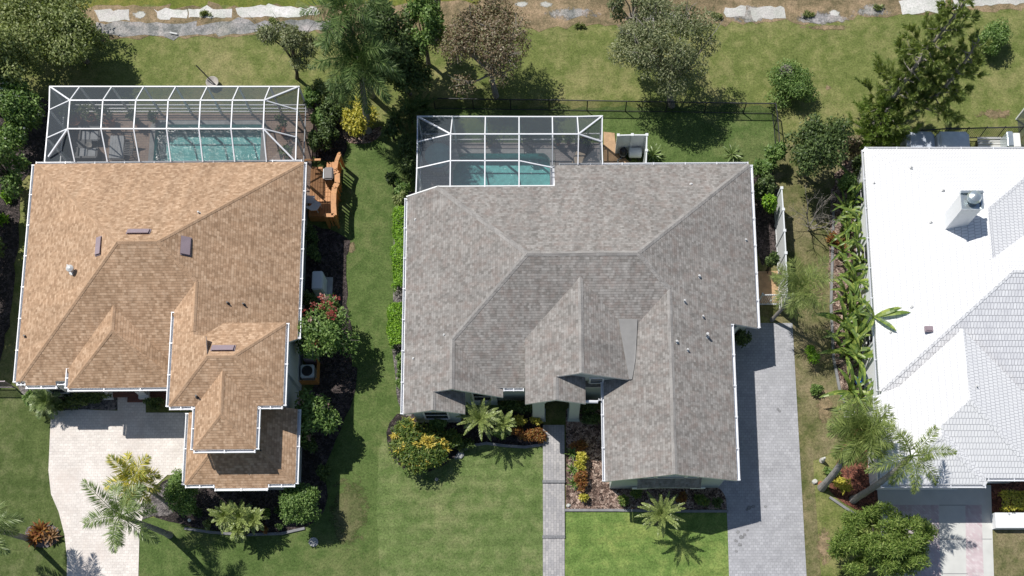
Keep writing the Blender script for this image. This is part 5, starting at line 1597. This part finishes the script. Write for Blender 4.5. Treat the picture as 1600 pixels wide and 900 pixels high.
def sago(label, u, v, n, L, leaf, seed, z=.5, cat='cycad', group=None, **k):
    c = A(u, v, z)
    t = thing('sago_palm', label, cat, (c.x, c.y, 0), 0, group)
    m = MB(); m.tube([(0, 0, -.02), (0, 0, z)], [.16, .14], 10); m.build('trunk', M['bark_dark'], t)
    kw = dict(e0=72, e1=0, bend=.6, leaflets=44, ll=.16, lw=.03, plume=.12, lv=.2); kw.update(k)
    fronds(t, (0, 0, z), n, L, leaf, seed, **kw)
    return t

def blades(t, specs, leaf, name='foliage', seg=7, fold=.18):
    """long broad leaves (banana, agave): curved strips folded along the midrib"""
    m = MB()
    for (p, a, e, L, wd, bend) in specs:
        h = Vector((math.cos(a), math.sin(a), 0)); side = Vector((-math.sin(a), math.cos(a), 0))
        q = Vector(p); prev = None
        for k in range(seg + 1):
            f = k / seg
            ee = e - bend * f ** 1.3
            d = h * math.cos(ee) + Vector((0, 0, math.sin(ee)))
            up = side.cross(d) * -1
            if up.z < 0: up = -up
            ww = wd * (0.12 + math.sin(math.pi * min(1, f * .93 + .05)) ** .75) * .5 if k < seg else .005
            row = (q + side * ww + up * ww * fold, q.copy(), q - side * ww + up * ww * fold)
            if prev:
                m.face([prev[0], row[0], row[1], prev[1]]); m.face([prev[1], row[1], row[2], prev[2]])
            prev = row
            q = q + d * L / seg
    return m.build(name, leaf, t)

def banana(label, u, v, n, h, L, seed, wd=.36, group=None, leaf=None):
    b = A(u, v, 0); r = np.random.default_rng(seed)
    t = thing('banana_plant', label, 'banana plant', b, 0, group)
    m = MB(); specs = []
    for s in range(2 if n > 8 else 1):
        ox, oy = r.normal() * .22 * s, r.normal() * .22 * s
        hh = h * (1 - .25 * s)
        m.tube([(ox, oy, -.03), (ox * 1.1, oy * 1.1, hh)], [.09, .06], 8)
        for i in range(n // (2 if n > 8 else 1)):
            a = i * 2.4 + s + r.normal() * .3
            specs.append(((ox, oy, hh * r.uniform(.75, 1.0)), a, math.radians(r.uniform(28, 78)), L * r.uniform(.75, 1.15), wd * r.uniform(.75, 1.15), math.radians(r.uniform(45, 110))))
    m.build('stalk', M['L_mid'], t)
    blades(t, specs, leaf or M['L_banana'])
    return t

def rosette(name, label, u, v, n, L, wd, leaf, seed, cat='plant', group=None, e=(15, 75), z=.1):
    b = A(u, v, 0); r = np.random.default_rng(seed)
    t = thing(name, label, cat, b, 0, group)
    specs = [((0, 0, z), i * 2.4, math.radians(e[0] + (e[1] - e[0]) * i / n), L * r.uniform(.8, 1.1), wd, math.radians(r.uniform(20, 60))) for i in range(n)]
    blades(t, specs, leaf, 'foliage', 5, .3)
    m = MB(); m.tube([(0, 0, -.02), (0, 0, z + .06)], [.08, .06], 8); m.build('stem', M['bark_dark'], t)
    return t

def pine(label, base, top, z, nb, L, seed, leaf, group=None, bow=(0, 0), lo=.2, per=120, up=.35, needle=.2):
    """tall thin conifer: whorls of up-curving arms covered with needles"""
    b = A(base[0], base[1], 0); c = A(top[0], top[1], z); r = np.random.default_rng(seed)
    t = thing('pine_tree', label, 'pine tree', b, 0, group)
    d = c - b; m = MB(); pts = []
    for i in range(13):
        f = i / 12; w = math.sin(math.pi * f); pts.append(d * f + Vector((bow[0] * w, bow[1] * w, 0)))
    m.tube(pts, [.17 * (1 - .85 * i / 12) + .015 for i in range(13)], 9)
    P, D, S, Ls = [], [], [], []
    for i in range(nb):
        f = lo + (1 - lo) * (i + .5) / nb
        k = min(11, int(f * 12)); o = pts[k].lerp(pts[k + 1], f * 12 - k)
        a = i * 2.399 + r.normal() * .3; Lb = L * (1.05 - .75 * (f - lo) / (1 - lo)) * r.uniform(.55, 1.2)
        h = Vector((math.cos(a), math.sin(a), 0)); q = o.copy(); prev = q.copy(); br = [q.copy()]
        e = r.uniform(-.1, .3)
        for s in range(6):
            ee = e + up * s / 5 * 1.6
            q = q + (h * math.cos(ee) + Vector((0, 0, math.sin(ee)))) * Lb / 6
            br.append(q.copy())
        m.tube(br, [.045, .035, .028, .02, .015, .01, .006], 5)
        tw = []
        for j in range(max(5, int(11 * Lb / L))):
            ff = r.uniform(.15, 1.0) * 5.999; s = int(ff); p = br[s].lerp(br[s + 1], ff - s); dd = (br[s + 1] - br[s]).normalized()
            x = Vector((r.normal(), r.normal(), r.normal() * .6)); x = (x - dd * x.dot(dd)).normalized()
            tw.append((p, (x * .75 + dd * .8 + Vector((0, 0, .18))).normalized(), Lb * r.uniform(.16, .36)))
        tw.append((br[5], (br[6] - br[5]).normalized(), Lb * .25))
        for j in range(int(per * Lb / L)):
            p, dd, tl = tw[int(r.integers(len(tw)))]
            p = p + dd * tl * r.uniform(0, 1)
            x = Vector((r.normal(), r.normal(), r.normal())); x = (x - dd * x.dot(dd)).normalized()
            ld = (x * .6 + dd * .9).normalized(); sd = ld.cross(x + Vector((r.normal(), r.normal(), r.normal())) * .5).normalized()
            P.append(p); D.append(ld); S.append(sd); Ls.append(needle * r.uniform(.6, 1.3))
    m.build('trunk', M['bark_pale'], t, smooth=True)
    leaf_mesh('crown', np.array(P), np.array(D), np.array(S), np.array(Ls), np.full(len(P), needle * .13), leaf, t)
    return t

# ---- big trees along the rear and the left boundary
big = 'boundary trees at the top left'
tree('broadleaf_tree', 'big olive green tree filling the top left corner', 62, 44, 2.2, 94, 72, 1.6, 17000, M['L_olive'], (.2, .09), 40, 11, r0=.2, group=big)
tree('broadleaf_tree', 'dense dark tree behind the north west corner of the long cage', 112, 62, 1.9, 46, 36, 1.3, 7500, M['L_olive'], (.18, .08), 20, 12, r0=.14, group=big)
tree('broadleaf_tree', 'tree dotted with white blossoms left of the long cage', 6, 176, 2.2, 48, 60, 1.5, 10000, M['L_mid'], (.2, .1), 26, 13, r0=.17, group=big)
tree('broadleaf_tree', 'tall light crowned tree cut by the left picture edge above the blossoms', -12, 96, 3.0, 60, 52, 1.8, 8500, M['L_olive'], (.22, .11), 22, 14, r0=.19, group=big)
tree('broadleaf_tree', 'shaded tree low at the left picture edge beside the tan roof corner', -2, 262, 2.4, 34, 46, 1.5, 4500, M['L_mid'], (.2, .1), 14, 15, r0=.13, group=big)
bl = bpy.data.objects.get('broadleaf_tree.002')
flowers(bl, A(6, 176, 2.2) - bl.location, (1.9, 2.3, 1.55), 420, M['flower_white'], (.13, .11), 26, 3)
for i, (u, v) in enumerate(((-34, 318), (-36, 352), (-38, 390), (-40, 428), (-44, 466), (-50, 505), (-56, 540))):
    shrub('boundary_shrub', ['tall shrub in the shaded left boundary row next to the tree', 'second tall shrub of the shaded left boundary row', 'third tall shrub of the shaded left boundary row', 'middle shrub of the shaded left boundary row',
          'shrub after the middle of the shaded left boundary row', 'last but one shrub of the shaded left boundary row', 'last shrub of the shaded left boundary row near the rail fence'][i], u, v, 1.7, 36, 30, 1.4, 2600, M['L_dark'], (.2, .1), 12, 30 + i, group='shrubs along the left boundary')
for i, (u, v, r_) in enumerate(((12, 306, 12), (6, 344, 10))):
    shrub('fern', ['bright small fern at the left edge under the boundary trees', 'second bright small fern at the left edge'][i], u, v, .3, r_, r_, .3, 500, M['L_bright'], (.16, .07), 6, 50 + i, 'fern')
tree('broadleaf_tree', 'small grey green tree with bare dark trunk on the rear lawn', 450, 76, 2.8, 46, 36, 1.2, 5200, M['L_grey'], (.17, .06), 15, 16, 'bark_dark', .10, (464, 122), twigs=3, spread=(.7, 1.0), rc=(.22, .36))
tree('broadleaf_tree', 'tall dark tree between the two feathery palms', 606, 66, 3.4, 46, 72, 2.0, 9000, M['L_dark'], (.2, .1), 26, 17, r0=.16)
tree('broadleaf_tree', 'green tree beside the pale bare trunk at the top edge', 660, 46, 3.0, 32, 46, 1.7, 4800, M['L_mid'], (.2, .1), 18, 18, r0=.12)
tree('broadleaf_tree', 'russet brown leaved tree on the rear lawn', 755, 76, 3.2, 78, 68, 1.9, 15000, M['L_brown'], (.15, .07), 34, 19, 'bark_pale', .16, (775, 150), twigs=7, droop=.4)
t = tree('broadleaf_tree', 'wide grey olive tree with twisted branches behind the black fence', 1034, 72, 3.3, 82, 66, 1.7, 17000, M['L_grey'], (.17, .06), 32, 20, 'bark_pale', .17, (1050, 166), twigs=4, droop=.5, spread=(.6, 1.0), rc=(.22, .36))
tree('broadleaf_tree', 'loose pale branched tree cut by the top edge', 985, 4, 3.6, 42, 30, 1.2, 3000, M['L_grey'], (.17, .075), 13, 21, 'bark_pale', .12, (985, 62), twigs=4, spread=(.7, 1.05), rc=(.2, .34))
# palms along the rear
tree('broadleaf_tree', 'low dark tree in the deep shade above the fan palms', 634, 112, 2.0, 46, 36, 1.3, 6500, M['L_dark'], (.18, .09), 22, 28, r0=.1)
palm('tall feathery palm rising out of the yellow shrub', (575, 205), (562, 106), 5.2, 26, 3.0, M['L_palm_dark'], 41, .16, (0, .1), bend=1.15, leaflets=90, ll=.7, lw=.036, plume=.9)
palm('taller feathery palm at the top edge with bare spiky stalks', (581, 150), (541, 26), 7.0, 20, 2.7, M['L_palm_dark'], 42, .15, (0, 0), bend=1.1, leaflets=80, ll=.65, lw=.036, plume=.9, e1=-40)
palm('palm with pale grey trunk leaving the picture at the top', (680, 40), (690, -70), 6.2, 14, 2.4, M['L_palm_dark'], 43, .17)
for i, (u, v, L) in enumerate(((642, 176, 1.25), (622, 186, .95), (662, 168, .9))):
    sago(['fan shaped palm between the two pool cages', 'small dark palm beside the yellow shrub lawn', 'small palm at the end of the black fence'][i], u, v, 20, L, M['L_palm_dark'], 60 + i, .8, 'palm')
shrub('yellow_shrub', 'round bright yellow shrub at the foot of the tall palm', 561, 190, .7, 28, 30, .7, 3000, M['L_yellow'], (.17, .09), 16, 44)
for i, (u, v, rx, ry, lf) in enumerate(((487, 158, 18, 20, 'L_mid'), (503, 150, 16, 18, 'L_olive'), (522, 178, 18, 24, 'L_dark'), (500, 190, 14, 16, 'L_mid'), (512, 215, 16, 22, 'L_dark'), (495, 228, 10, 22, 'L_dark'), (612, 205, 15, 18, 'L_dark'))):
    shrub('garden_shrub', ['green shrub touching the corner of the long cage', 'olive shrub behind the long cage corner', 'dark shrub left of the yellow shrub', 'leafy shrub halfway along the long cage side', 'dark shrub north of the orange deck', 'narrow dark shrub pressed to the long cage side', 'dark shrub between yellow shrub and fan palm'][i],
          u, v, .8, rx, ry, .8, 1300, M[lf], (.17, .085), 9, 70 + i, group='mixed shrubs beside the long cage')
# shrubs on the rear lawn
t = shrub('round_shrub', 'round green bush with purple bare patch on the rear lawn', 1236, 134, .7, 40, 36, .8, 9000, M['L_mid'], (.12, .065), 34, 80)
crown(t, (-.45, .55, 1.15), (.55, .45, .25), 500, M['bark_pale'], (.2, .03), 6, 4, 'dead_twigs')
shrub('round_shrub', 'oval green bush beside the tall pine at the top right', 1551, 64, .7, 29, 30, .8, 5500, M['L_mid'], (.12, .065), 24, 81)
pine('tallest leaning pine reaching out of the top edge', (1352, 214), (1512, -2), 8.6, 66, 2.25, 90, M['L_pine'], 'leaning pines behind the white house', (.1, .3), .2, 1000, .3, .26)
pine('second leaning pine with bare pale trunk beside the oval bush', (1388, 206), (1530, 62), 6.6, 46, 1.85, 91, M['L_pine'], 'leaning pines behind the white house', (.4, -.3), .3, 800, .3, .24)
pine('low spreading pine at the foot of the leaning pines', (1364, 222), (1386, 170), 2.6, 56, 1.9, 92, M['L_conifer'], 'leaning pines behind the white house', (0, 0), .1, 800, .25, .22)
for i, (u, v, r_, lf) in enumerate(((318, 21, 11, 'L_olive'), (428, 33, 9, 'L_olive'), (1118, 26, 10, 'L_olive'), (1262, 22, 9, 'L_olive'), (905, 40, 9, 'L_olive'), (1372, 12, 9, 'L_olive'))):
    shrub('weed_clump', ['olive weed beside the third white bank slab', 'weed below the longest white slab', 'weed beside the olive tree on the bank', 'weed just right of the two small slabs', 'weed on the brown bank right of the russet tree', 'weed next to the large pale slab'][i], u, v, .1, r_, r_ * .45, .12, 300, M[lf], (.16, .045), 11, 300 + i, 'weed', 'weeds on the canal bank', spread=(.3, 1.1), rc=(.12, .3))
# between middle and white house
tree('broadleaf_tree', 'dense dark glossy tree behind the bare tree', 1276, 238, 2.4, 46, 48, 1.7, 9500, M['L_dark'], (.17, .09), 32, 22, r0=.13)
for i, (u, v, rx, ry, lf) in enumerate(((1190, 268, 17, 18, 'L_mid'), (1209, 242, 15, 18, 'L_mid'), (1197, 296, 16, 16, 'L_dark'), (1199, 322, 14, 13, 'L_bright'), (1185, 300, 9, 14, 'L_dark'), (1204, 412, 9, 10, 'L_dark'), (1326, 232, 18, 14, 'L_brown'), (1340, 262, 12, 18, 'L_dark'), (1322, 290, 14, 18, 'L_mid'))):
    shrub('side_shrub', ['green shrub at the north east corner of the grey roof', 'green shrub at the end of the black fence', 'dark shrub at the top of the white fence', 'bright green shrub inside the white fence', 'dark shrub tight against the grey gutter', 'small dark shrub by the tan boards', 'brownish shrub at the corner of the white roof', 'dark shrub against the white house wall', 'leafy shrub under the dark glossy tree'][i],
          u, v, 1.0, rx, ry, .95, 1500, M[lf], (.17, .09), 10, 100 + i, group='shrubs between the grey and white houses')
rosette('spiky_plant', 'pale spiky plant on the lawn edge of the grey roof', 1143, 243, 22, .75, .07, M['L_palm'], 5)
rosette('spiky_plant', 'spiky green plant beside the short white fence', 1020, 244, 26, .8, .08, M['L_palm'], 6)
t = thing('bare_tree', 'leafless grey tree on the dry grass strip', 'tree', A(1262, 360))
r = np.random.default_rng(8); m = MB()
def grow(p, d, L, rad, depth):
    q = p + d * L
    m.tube([p, p.lerp(q, .5) + Vector((r.normal(), r.normal(), 0)) * L * .05, q], [rad, rad * .8, rad * .6], 5 if depth else 4, cap=False)
    if depth == 0: return
    for k in range(3 if depth > 1 else 4):
        nd = (d + Vector((r.normal() * .5, r.normal() * .5, .12 + r.normal() * .25))).normalized()
        grow(p.lerp(q, r.uniform(.55, 1)), nd, L * r.uniform(.55, .85), rad * .5, depth - 1)
for k in range(5):
    a = k * 1.26; grow(Vector((0, 0, 0 if k == 0 else .25)), Vector((math.cos(a) * .55 + .08, math.sin(a) * .55 + .1, .9)).normalized(), 1.15, .042, 3)
m.build('branches', M['bark_pale'], t)
t = palm('soft feathery palm leaning over the grey driveway end', (1206, 500), (1250, 452), 3.6, 18, 1.9, M['L_feather'], 45, .09, bend=1.0, leaflets=60, ll=.7, lw=.024, plume=1.0)
spots = [(1334, 318), (1322, 334), (1342, 350), (1326, 366), (1338, 384), (1320, 398), (1342, 412), (1330, 428), (1338, 448), (1324, 462), (1344, 478), (1330, 494), (1318, 512), (1346, 512), (1334, 532), (1322, 552), (1344, 566), (1330, 612), (1344, 628), (1338, 300)]
names_b = ['under the bare patch of white wall', 'at the dry grass edge near the bare tree', 'touching the white house wall near the bare tree', 'beside the reddish mulch gap', 'with upright leaves near the rusty flowers', 'leaning over the worn edging', 'with broad leaves by the white wall', 'in the thick of the row', 'next to the dark pot', 'spreading to the dry grass', 'casting slim shadows on the white wall',
           'in the star shaped clump', 'with leaves reaching the dry strip', 'with leaves against the white gutter', 'below the star shaped clump', 'above the shaded gap', 'beside the blue bin', 'above the white planter', 'next to the white planter and wall', 'first in the row below the glossy tree']
for i, (u, v) in enumerate(spots):
    banana('banana like plant ' + names_b[i], u - 9, v + 6, 8 if i % 3 else 12, .8 if i % 2 else 1.1, 1.5 if i < 10 else 1.9, 200 + i, .16 if i < 10 else .20, 'banana plants along the white house')
blades(thing('tall_banana_plant', 'tall banana like plant whose long leaves reach over the white roof edge', 'banana plant', A(1339, 528)), [((0, 0, 2.9), .2, .75, 1.5, .26, .9), ((0, 0, 2.9), .0, .6, 1.9, .22, .75), ((0, 0, 2.9), 5.5, .55, 1.5, .2, .7), ((0, 0, 2.9), 2.4, .8, 1.4, .2, .9), ((0, 0, 2.8), 4.2, .7, 1.4, .2, .9), ((0, 0, 2.8), 3.2, .9, 1.3, .2, .9)], M['L_banana'])
t = bpy.data.objects['tall_banana_plant']; m = MB(); m.tube([(0, 0, 0), (.0, 0, 2.92)], [.09, .06], 8); m.build('stalk', M['L_mid'], t)
for i, (u, v, rx, ry, lf, z) in enumerate(((1270, 556, 14, 18, 'L_bright', .5), (1276, 608, 12, 9, 'L_mid', .3), (1301, 372, 7, 10, 'L_red', .3), (1314, 384, 7, 9, 'L_red', .3), (1318, 756, 16, 14, 'L_yellow', .5), (1300, 735, 10, 10, 'L_mid', .4))):
    shrub('low_plant', ['bright low bush at the edge of the grey driveway', 'thin low plant on the dry grass', 'rusty low plant by the worn edging', 'rusty low plant among banana stems', 'yellow variegated plant between the leaning palms', 'low plant above the white ornament'][i], u, v, z, rx, ry, z * .9, 600, M[lf], (.17, .06), 8, 120 + i, 'plant')
# leaning palms and conifer at the lower right
palm('leaning palm with yellow green crown beside the white roof', (1284, 762), (1342, 680), 4.6, 30, 2.1, M['L_feather'], 46, .17, (-.1, -.3), bend=1.15, leaflets=90, ll=.75, lw=.03, plume=1.0)
palm('leaning palm with thin crown over the white roof corner', (1333, 781), (1420, 716), 5.4, 9, 2.4, M['L_feather'], 47, .16, (0, -.15), bend=1.15, leaflets=100, ll=.5, lw=.032, plume=.9)
tree('conifer_bush', 'big spreading yellow green conifer at the lower right', 1372, 848, 1.9, 86, 54, 1.5, 26000, M['L_conifer'], (.24, .05), 64, 23, r0=.14, cat='conifer', droop=-.2, spread=(.45, 1.0), rc=(.13, .23), face_up=.2)
hedge('clipped yellow green hedge in the low white planter', [(1556, 786), (1640, 785), (1720, 785)], .85, .42, 4200, M['L_yellow'], (.14, .08), 5)
# beside the tan house
t = tree('crape_myrtle', 'red flowering tree beside the tan house wall', 510, 512, 2.1, 42, 56, 1.1, 4600, M['L_mid'], (.22, .10), 22, 24, 'bark_pale', .07, twigs=1, group='red flowering trees')
flowers(t, (0, 0, 2.2), (1.35, 1.7, 1.1), 330, M['flower_red'], (.14, .10), 13, 6); flowers(t, (.1, .5, 2.2), (1.2, 1.3, 1.1), 90, M['flower_pink'], (.13, .10), 5, 7)
t = tree('crape_myrtle', 'smaller flowering tree at the tan garage corner', 488, 652, 1.9, 33, 46, 1.0, 2900, M['L_mid'], (.22, .10), 16, 25, 'bark_pale', .06, twigs=1, group='red flowering trees')
flowers(t, (0, 0, 2.0), (1.0, 1.4, .9), 90, M['flower_pink'], (.13, .10), 5, 8)
for i, (u, v, rx, ry, z) in enumerate(((490, 372, 12, 16, .8), (492, 402, 12, 16, .8), (483, 470, 10, 14, .9), (478, 500, 10, 12, .7), (480, 690, 14, 20, .7), (505, 740, 10, 14, .5))):
    shrub('wall_shrub', ['dark clipped shrub just south of the orange deck', 'dark clipped shrub north of the pale generator', 'dark shrub south of the pale generator', 'low dark shrub behind the red flowering tree', 'dark shrub against the tan garage wall', 'low shrub in the bed by the round bush'][i], u, v, z, rx, ry, z, 1100, M['L_dark'], (.15, .08), 8, 130 + i, group='shaded shrubs along the tan house')
tree('round_bush', 'round clipped bush at the right corner of the tan garage', 468, 785, 1.75, 35, 35, .85, 11000, M['L_mid'], (.12, .065), 34, 26, 'bark_dark', .07, cat='bush', spread=(.5, .8), rc=(.3, .42), group='bushes around the tan garage')
tree('round_bush', 'upright dark bush at the left corner of the tan garage', 286, 770, 1.6, 25, 36, 1.1, 8500, M['L_mid'], (.12, .065), 28, 27, 'bark_dark', .07, cat='bush', spread=(.5, .8), rc=(.3, .42), group='bushes around the tan garage')
for i, (u, v, L) in enumerate(((352, 806, .95), (376, 808, 1.05), (396, 812, .85), (372, 826, .8))):
    sago(['left plant of the leafy cycad clump before the tan garage', 'central plant of the leafy cycad clump before the tan garage', 'right plant of the leafy cycad clump before the tan garage', 'front plant of the leafy cycad clump before the tan garage'][i], u, v, 24, L, M['L_cycad'], 140 + i, 1.4, group='cycads before the tan garage', ll=.17, lw=.035, leaflets=34)
for i, (u, v, r_, lf) in enumerate(((416, 803, 8, 'L_conifer'), (436, 822, 6, 'L_mid'), (325, 818, 9, 'L_olive'), (412, 828, 6, 'L_red'), (436, 800, 7, 'L_dark'), (310, 800, 8, 'L_dark'))):
    shrub('low_plant', ['small round golden bush beside the cycad clump', 'tiny green plant by the round bush', 'low olive plant in front of the dark bed', 'tiny reddish plant at the bed edge', 'small dark plant under the tan garage eave', 'small dark plant beside the path light'][i], u, v, .3, r_, r_, .28, 420, M[lf], (.11, .06), 6, 150 + i, 'plant')
sago('bright fan palm beside the tan house entrance bed', 74, 628, 26, 1.05, M['L_palm'], 160, .7, 'palm', ll=.3)
for i, (u, v, rx, ry, lf) in enumerate(((48, 626, 12, 16, 'L_mid'), (120, 622, 26, 16, 'L_dark'), (150, 620, 22, 13, 'L_dark'), (128, 624, 12, 9, 'L_olive'), (244, 629, 18, 7, 'L_dark'), (98, 634, 12, 8, 'L_dark'))):
    shrub('entrance_shrub', ['leafy shrub at the outer end of the tan entrance bed', 'dark shrub in the middle of the tan entrance bed', 'dark shrub beside the white porch column', 'yellowish shrub poking out of the dark entrance bed', 'low dark hedge between porch step and garage', 'small dark shrub before the fan palm'][i], u, v, .5, rx, ry, .5, 1100, M[lf], (.15, .075), 9, 170 + i, group='shrubs of the tan entrance bed')
palm('slender palm with yellow fronds over the cream drive', (262, 786), (212, 752), 3.9, 11, 1.75, M['L_palm_yel'], 48, .1, bend=1.05, leaflets=90, ll=.55, lw=.042, plume=.85)
palm('tall palm with green crown casting a long trunk shadow', (265, 836), (192, 808), 5.4, 10, 2.4, M['L_palm'], 49, .14, (.1, 0), bend=1.15, leaflets=100, ll=.6, lw=.036, plume=.8)
palm('palm cut by the left edge with dark leaning trunk', (46, 842), (-22, 824), 4.4, 14, 2.2, M['L_palm'], 50, .14, bend=1.1, leaflets=90, ll=.6, lw=.036, plume=.8)
for i, (u, v, L) in enumerate(((68, 830, .8), (82, 838, .6), (58, 842, .6))):
    rosette('bromeliad', ['largest rusty bromeliad beside the cut off palm', 'rusty bromeliad nearest the cream drive', 'rusty bromeliad nearest the dark palm trunk'][i], u, v, 26, L, .13, M['L_dead'] if i == 1 else M['L_red'], 180 + i, 'bromeliad', 'rusty bromeliads')
# side hedge of the grey house
hedge('long bright green clipped hedge along the grey house side', [(634, 340), (632, 400), (630, 462)], 1.35, .46, 7500, M['L_bright'], (.12, .07), 6, 'clipped hedges of the grey house')
hedge('shorter bright green clipped hedge along the grey house side', [(628, 488), (627, 520), (628, 550)], 1.35, .50, 5000, M['L_bright'], (.12, .07), 7, 'clipped hedges of the grey house')
for i, (u, v, rx, ry, lf, z) in enumerate(((636, 235, 13, 20, 'L_dark', 1.0), (638, 262, 12, 20, 'L_dark', 1.0), (630, 296, 12, 14, 'L_mid', .8), (627, 318, 10, 14, 'L_olive', .8), (613, 283, 8, 8, 'L_dark', .6), (630, 562, 9, 10, 'L_mid', .9), (629, 580, 9, 12, 'L_mid', .8), (629, 602, 8, 10, 'L_mid', .7), (1158, 528, 14, 18, 'L_dark', .8))):
    shrub('side_shrub', ['dark shrub at the corner of the middle cage', 'dark shrub beside the west screen of the middle cage', 'green shrub at the angled roof corner', 'olive shrub above the long clipped hedge', 'small dark shrub standing out on the side lawn', 'green shrub below the shorter hedge', 'second green shrub below the shorter hedge', 'last green shrub of the grey house side bed', 'dark shrub at the bay window by the grey driveway'][i],
          u, v, z, rx, ry, z * .95, 1300, M[lf], (.15, .08), 9, 190 + i, group='shrubs along the grey house')
# front beds of the grey house
t = shrub('croton_bush', 'largest croton bush with golden tips at the front lawn corner', 660, 702, .8, 50, 38, .75, 6200, M['L_croton'], (.22, .075), 30, 210)
flowers(t, (0, 0, .85), (1.5, 1.1, .75), 560, M['L_gold'], (.26, .075), 13, 211, 'golden_leaves')
t = shrub('croton_bush', 'smaller croton bush with golden tips under the left gable', 632, 674, .7, 24, 20, .65, 1700, M['L_croton'], (.22, .075), 14, 212)
flowers(t, (0, 0, .8), (.75, .6, .6), 260, M['L_gold'], (.26, .075), 7, 213, 'golden_leaves')
for i, (u, v, rx, ry, lf, z) in enumerate(((708, 688, 20, 16, 'L_croton', .5), (684, 664, 16, 10, 'L_mid', .5), (726, 695, 16, 9, 'L_dark', .4), (800, 634, 30, 9, 'L_dark', .5), (782, 678, 14, 10, 'L_mid', .4), (812, 658, 16, 7, 'L_yellow', .35), (836, 657, 9, 7, 'L_yellow', .35), (806, 676, 14, 7, 'L_red', .3), (832, 682, 22, 12, 'L_red', .4), (826, 642, 20, 8, 'L_dark', .5), (840, 625, 8, 8, 'L_dark', .5),
                                              (914, 638, 22, 10, 'L_dark', .6), (922, 655, 18, 8, 'L_dark', .5), (905, 697, 13, 8, 'L_red', .35), (908, 714, 9, 8, 'L_yellow', .4), (905, 727, 10, 8, 'L_yellow', .4), (908, 746, 11, 10, 'L_red', .4), (911, 761, 9, 9, 'L_red', .35), (912, 777, 7, 6, 'L_yellow', .3), (975, 783, 10, 8, 'L_croton', .3), (994, 772, 8, 8, 'L_croton', .3), (1096, 782, 12, 9, 'L_croton', .3), (1064, 778, 9, 8, 'L_red', .3), (1120, 785, 8, 7, 'L_dark', .3))):
    shrub('bed_shrub', ['croton shrub right of the largest croton bush', 'green shrub under the left gable window', 'dark shrub in front of the light green cycads', 'dark clipped shrub under the front eave', 'green shrub left of the red shrubs', 'larger yellow shrub left of the walk', 'small yellow shrub beside the walk', 'low red shrub behind the lawn edging', 'larger red orange shrub at the corner of walk and lawn', 'dark shrub behind the yellow shrubs', 'dark shrub at the foot of the left portico column',
          'dark shrub right of the entrance', 'dark shrub between walk and garage gutter', 'dark red shrub at the top of the brown mulch bed', 'upper yellow shrub in the brown mulch bed', 'second yellow shrub in the brown mulch bed', 'upper rusty shrub in the brown mulch bed', 'lower rusty shrub in the brown mulch bed', 'smallest yellow shrub by the white stone', 'low croton left of the round cycad', 'low croton in the shade of the garage gable', 'low croton near the grey drive corner', 'reddish low shrub behind the round cycad', 'dark low shrub at the rounded drive corner'][i],
          u, v, z, rx, ry, z * .95, 260 + int(rx * ry * 5), M[lf], (.16, .06), 9, 220 + i, 'plant' if z < .45 else 'shrub', 'shrubs in the front beds of the grey house')
sago('light green cycad with long fronds left of the entrance', 750, 655, 26, 1.3, M['L_cycad'], 250, 2.0, group='light green cycads')
sago('smaller light green cycad touching the long fronded one', 786, 662, 22, .85, M['L_cycad'], 251, 1.6, group='light green cycads')
sago('round star shaped cycad on the bright lawn edge', 1033, 803, 26, 1.35, M['L_cycad'], 252, 2.2, group='light green cycads')
for i, (u, v) in enumerate(((895, 735), (897, 757), (894, 709))):
    rosette('lily_plant', ['green strappy lily beside the yellow shrubs', 'lower green strappy lily of the brown mulch bed', 'upper green strappy lily of the brown mulch bed'][i], u, v, 18, .5, .06, M['L_mid'], 255 + i, 'lily', 'strappy lilies')
# plants inside the cages
for i, (u, v, r_, h, lf, lb) in enumerate(((122, 194, .75, 1.3, 'L_dark', 'big dark potted plant in the corner of the left cage'), (174, 194, .55, 1.1, 'L_dark', 'dark potted plant by the north screen of left cage'), (146, 190, .55, 1.0, 'L_olive', 'olive potted plant between two dark ones in left cage'),
                                            (216, 194, .34, .8, 'L_dark', 'small dark potted plant above the pool corner'), (244, 190, .25, .6, 'L_dark', 'smallest potted plant above the sparkling pool'), (443, 208, .42, 1.1, 'L_dark', 'dark potted plant right of the sparkling pool'), (452, 250, .4, .9, 'L_mid', 'green potted plant by the orange deck door'),
                                            (872, 226, .22, .6, 'L_dark', 'small dark potted plant at the middle cage rail'), (888, 225, .22, .6, 'L_dark', 'small dark potted plant behind the tan lounger'), (912, 228, .55, .9, 'L_dark', 'bushy potted plant at the head of the lounger'), (765, 226, .35, .6, 'L_dark', 'low dark potted plant on the middle cage north side'))):
    pot_plant(lb, u, v, r_, h, M[lf])
